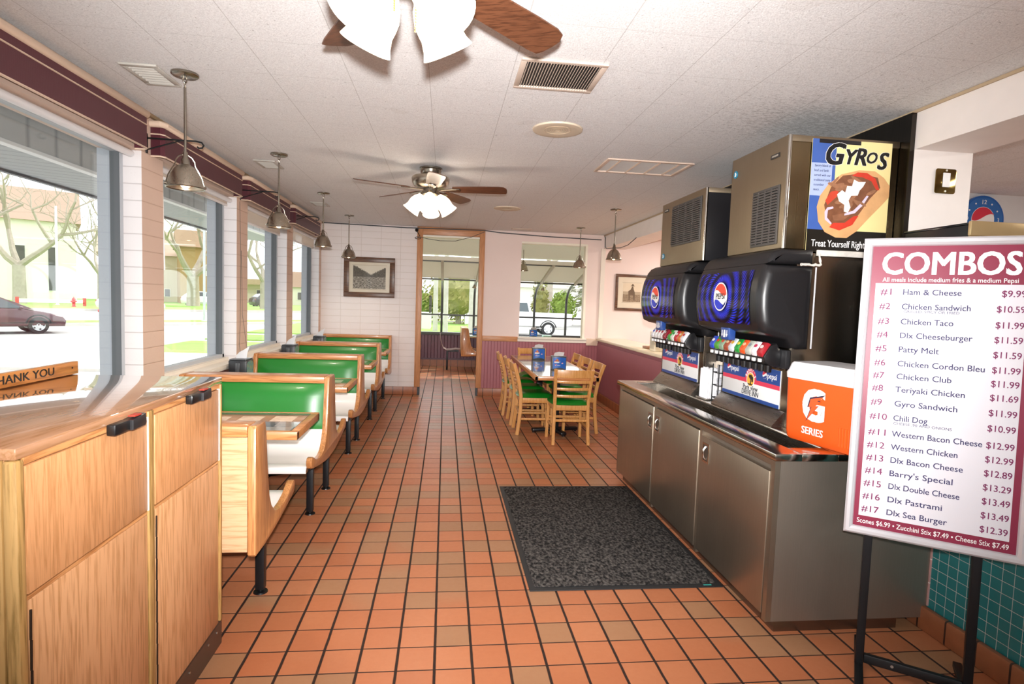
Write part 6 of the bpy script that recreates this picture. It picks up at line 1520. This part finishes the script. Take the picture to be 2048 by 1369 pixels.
make_house('long low building with a tan flat roof across the street', (-32, 108, GZ), 0.3, 26, 9, 3.2, 'd9cdbc', 0.9, 'b9a083', [(-9, 0.8, 2.4, 1.6), (-4.5, 0.8, 2.4, 1.6), (0, 0.8, 2.4, 1.6), (4.5, 0.8, 2.4, 1.6), (9, 0.8, 2.4, 1.6)], flat=True)
make_house('small house with a brown roof seen through the third window', (-20.5, 98, GZ), 0.2, 9, 8, 3.0, 'e3dccd', 2.4, '8a6f58', [(-2.5, 0.9, 1.2, 1.3), (1.8, 0.9, 1.6, 1.3)])
make_house('white house behind the pickup truck', (7.0, 62, GZ), -0.1, 14, 8, 3.4, 'eeeae4', 2.0, 'b5aea5', [(-4, 0.9, 1.4, 1.4), (0, 0.9, 1.4, 1.4), (4, 0.9, 1.4, 1.4)])
dk = thing('deck_stairs', 'wooden deck with dark railings beyond the doorway', 'deck', (-1.75, 36.0, GZ))
MB().box(-0.9, 0.9, -1.0, 1.4, 0.0, 1.0).build('deck', plain('d7d3cb', 0.7), dk, None)
mb = MB()
for x in (-0.85, 0.85):
    for y in (-0.95, 0.2, 1.35): mb.box(x-0.05, x+0.05, y-0.05, y+0.05, 1.0, 2.0)
    mb.box(x-0.04, x+0.04, -1.0, 1.4, 1.96, 2.04).box(x-0.03, x+0.03, -1.0, 1.4, 1.4, 1.46)
mb.build('railing', plain('3f3a36', 0.6), dk, None)
for k, ((x, y), h, lb, c) in enumerate((((-35.0, 57.5), 9, 'tall white pole beside the two storey house', 'f0f0f0'), ((-13.6, 35.0), 7.5, 'grey street pole in the second window', 'b9bcc2'), ((-29.4, 64.5), 3.4, 'short white post beside the big bare tree', 'f0efec'))):
    t = thing('street_pole', lb, 'pole', (x, y, GZ), 0, 'street poles')
    MB().cyl((0, 0, 0.1), (0, 0, h), 0.11 if k == 0 else 0.065, 0.09 if k == 0 else 0.06, 10).build('pole', plain(c, 0.5), t); MB().lathe([(0, 0.2), (0.16, 0.16), (0.2, 0.0), (0, 0)], n=14).build('base', plain(c, 0.5), t)
def make_hydrant(label, loc, s=1.0):
    t = thing('fire_hydrant', label, 'fire hydrant', loc, 0, 'red fire hydrants'); t.scale = (s, s, s); m = plain('d3222f', 0.4)
    MB().lathe([(0.0, 0.0), (0.17, 0.0), (0.17, 0.05), (0.12, 0.06), (0.115, 0.55), (0.15, 0.57), (0.15, 0.61), (0.125, 0.64), (0.10, 0.72), (0.04, 0.77), (0.0, 0.78)], n=18).build('barrel', m, t)
    MB().cyl((-0.22, 0, 0.46), (0.22, 0, 0.46), 0.065, n=12).cyl((0, -0.21, 0.42), (0, 0, 0.42), 0.08, n=12).build('outlets', m, t); MB().cyl((0, 0, 0.78), (0, 0, 0.84), 0.03, n=6).build('top_nut', m, t); return t
hy = make_hydrant('red fire hydrant on the grass verge beside the first window frame', (-17.3, 32.0, GZ+0.12), 1.15)
make_hydrant('small red hydrant across the street behind the white pole', (-31.0, 53.0, GZ+0.14), 1.0)
sg = thing('low_barrier', 'low white barrier with red ends across the street', 'barrier', (-33.2, 53.8, GZ+0.14), 0.6)
MB().box(-2.2, 2.2, -0.06, 0.06, 0.25, 0.55).build('board', plain('eeeeee', 0.6), sg)
for x in (-2.25, 2.25): MB().box(x-0.12, x+0.12, -0.08, 0.08, 0.0, 0.7).build('end_post', plain('c93a36', 0.5), sg)
bpy.context.view_layer.update()
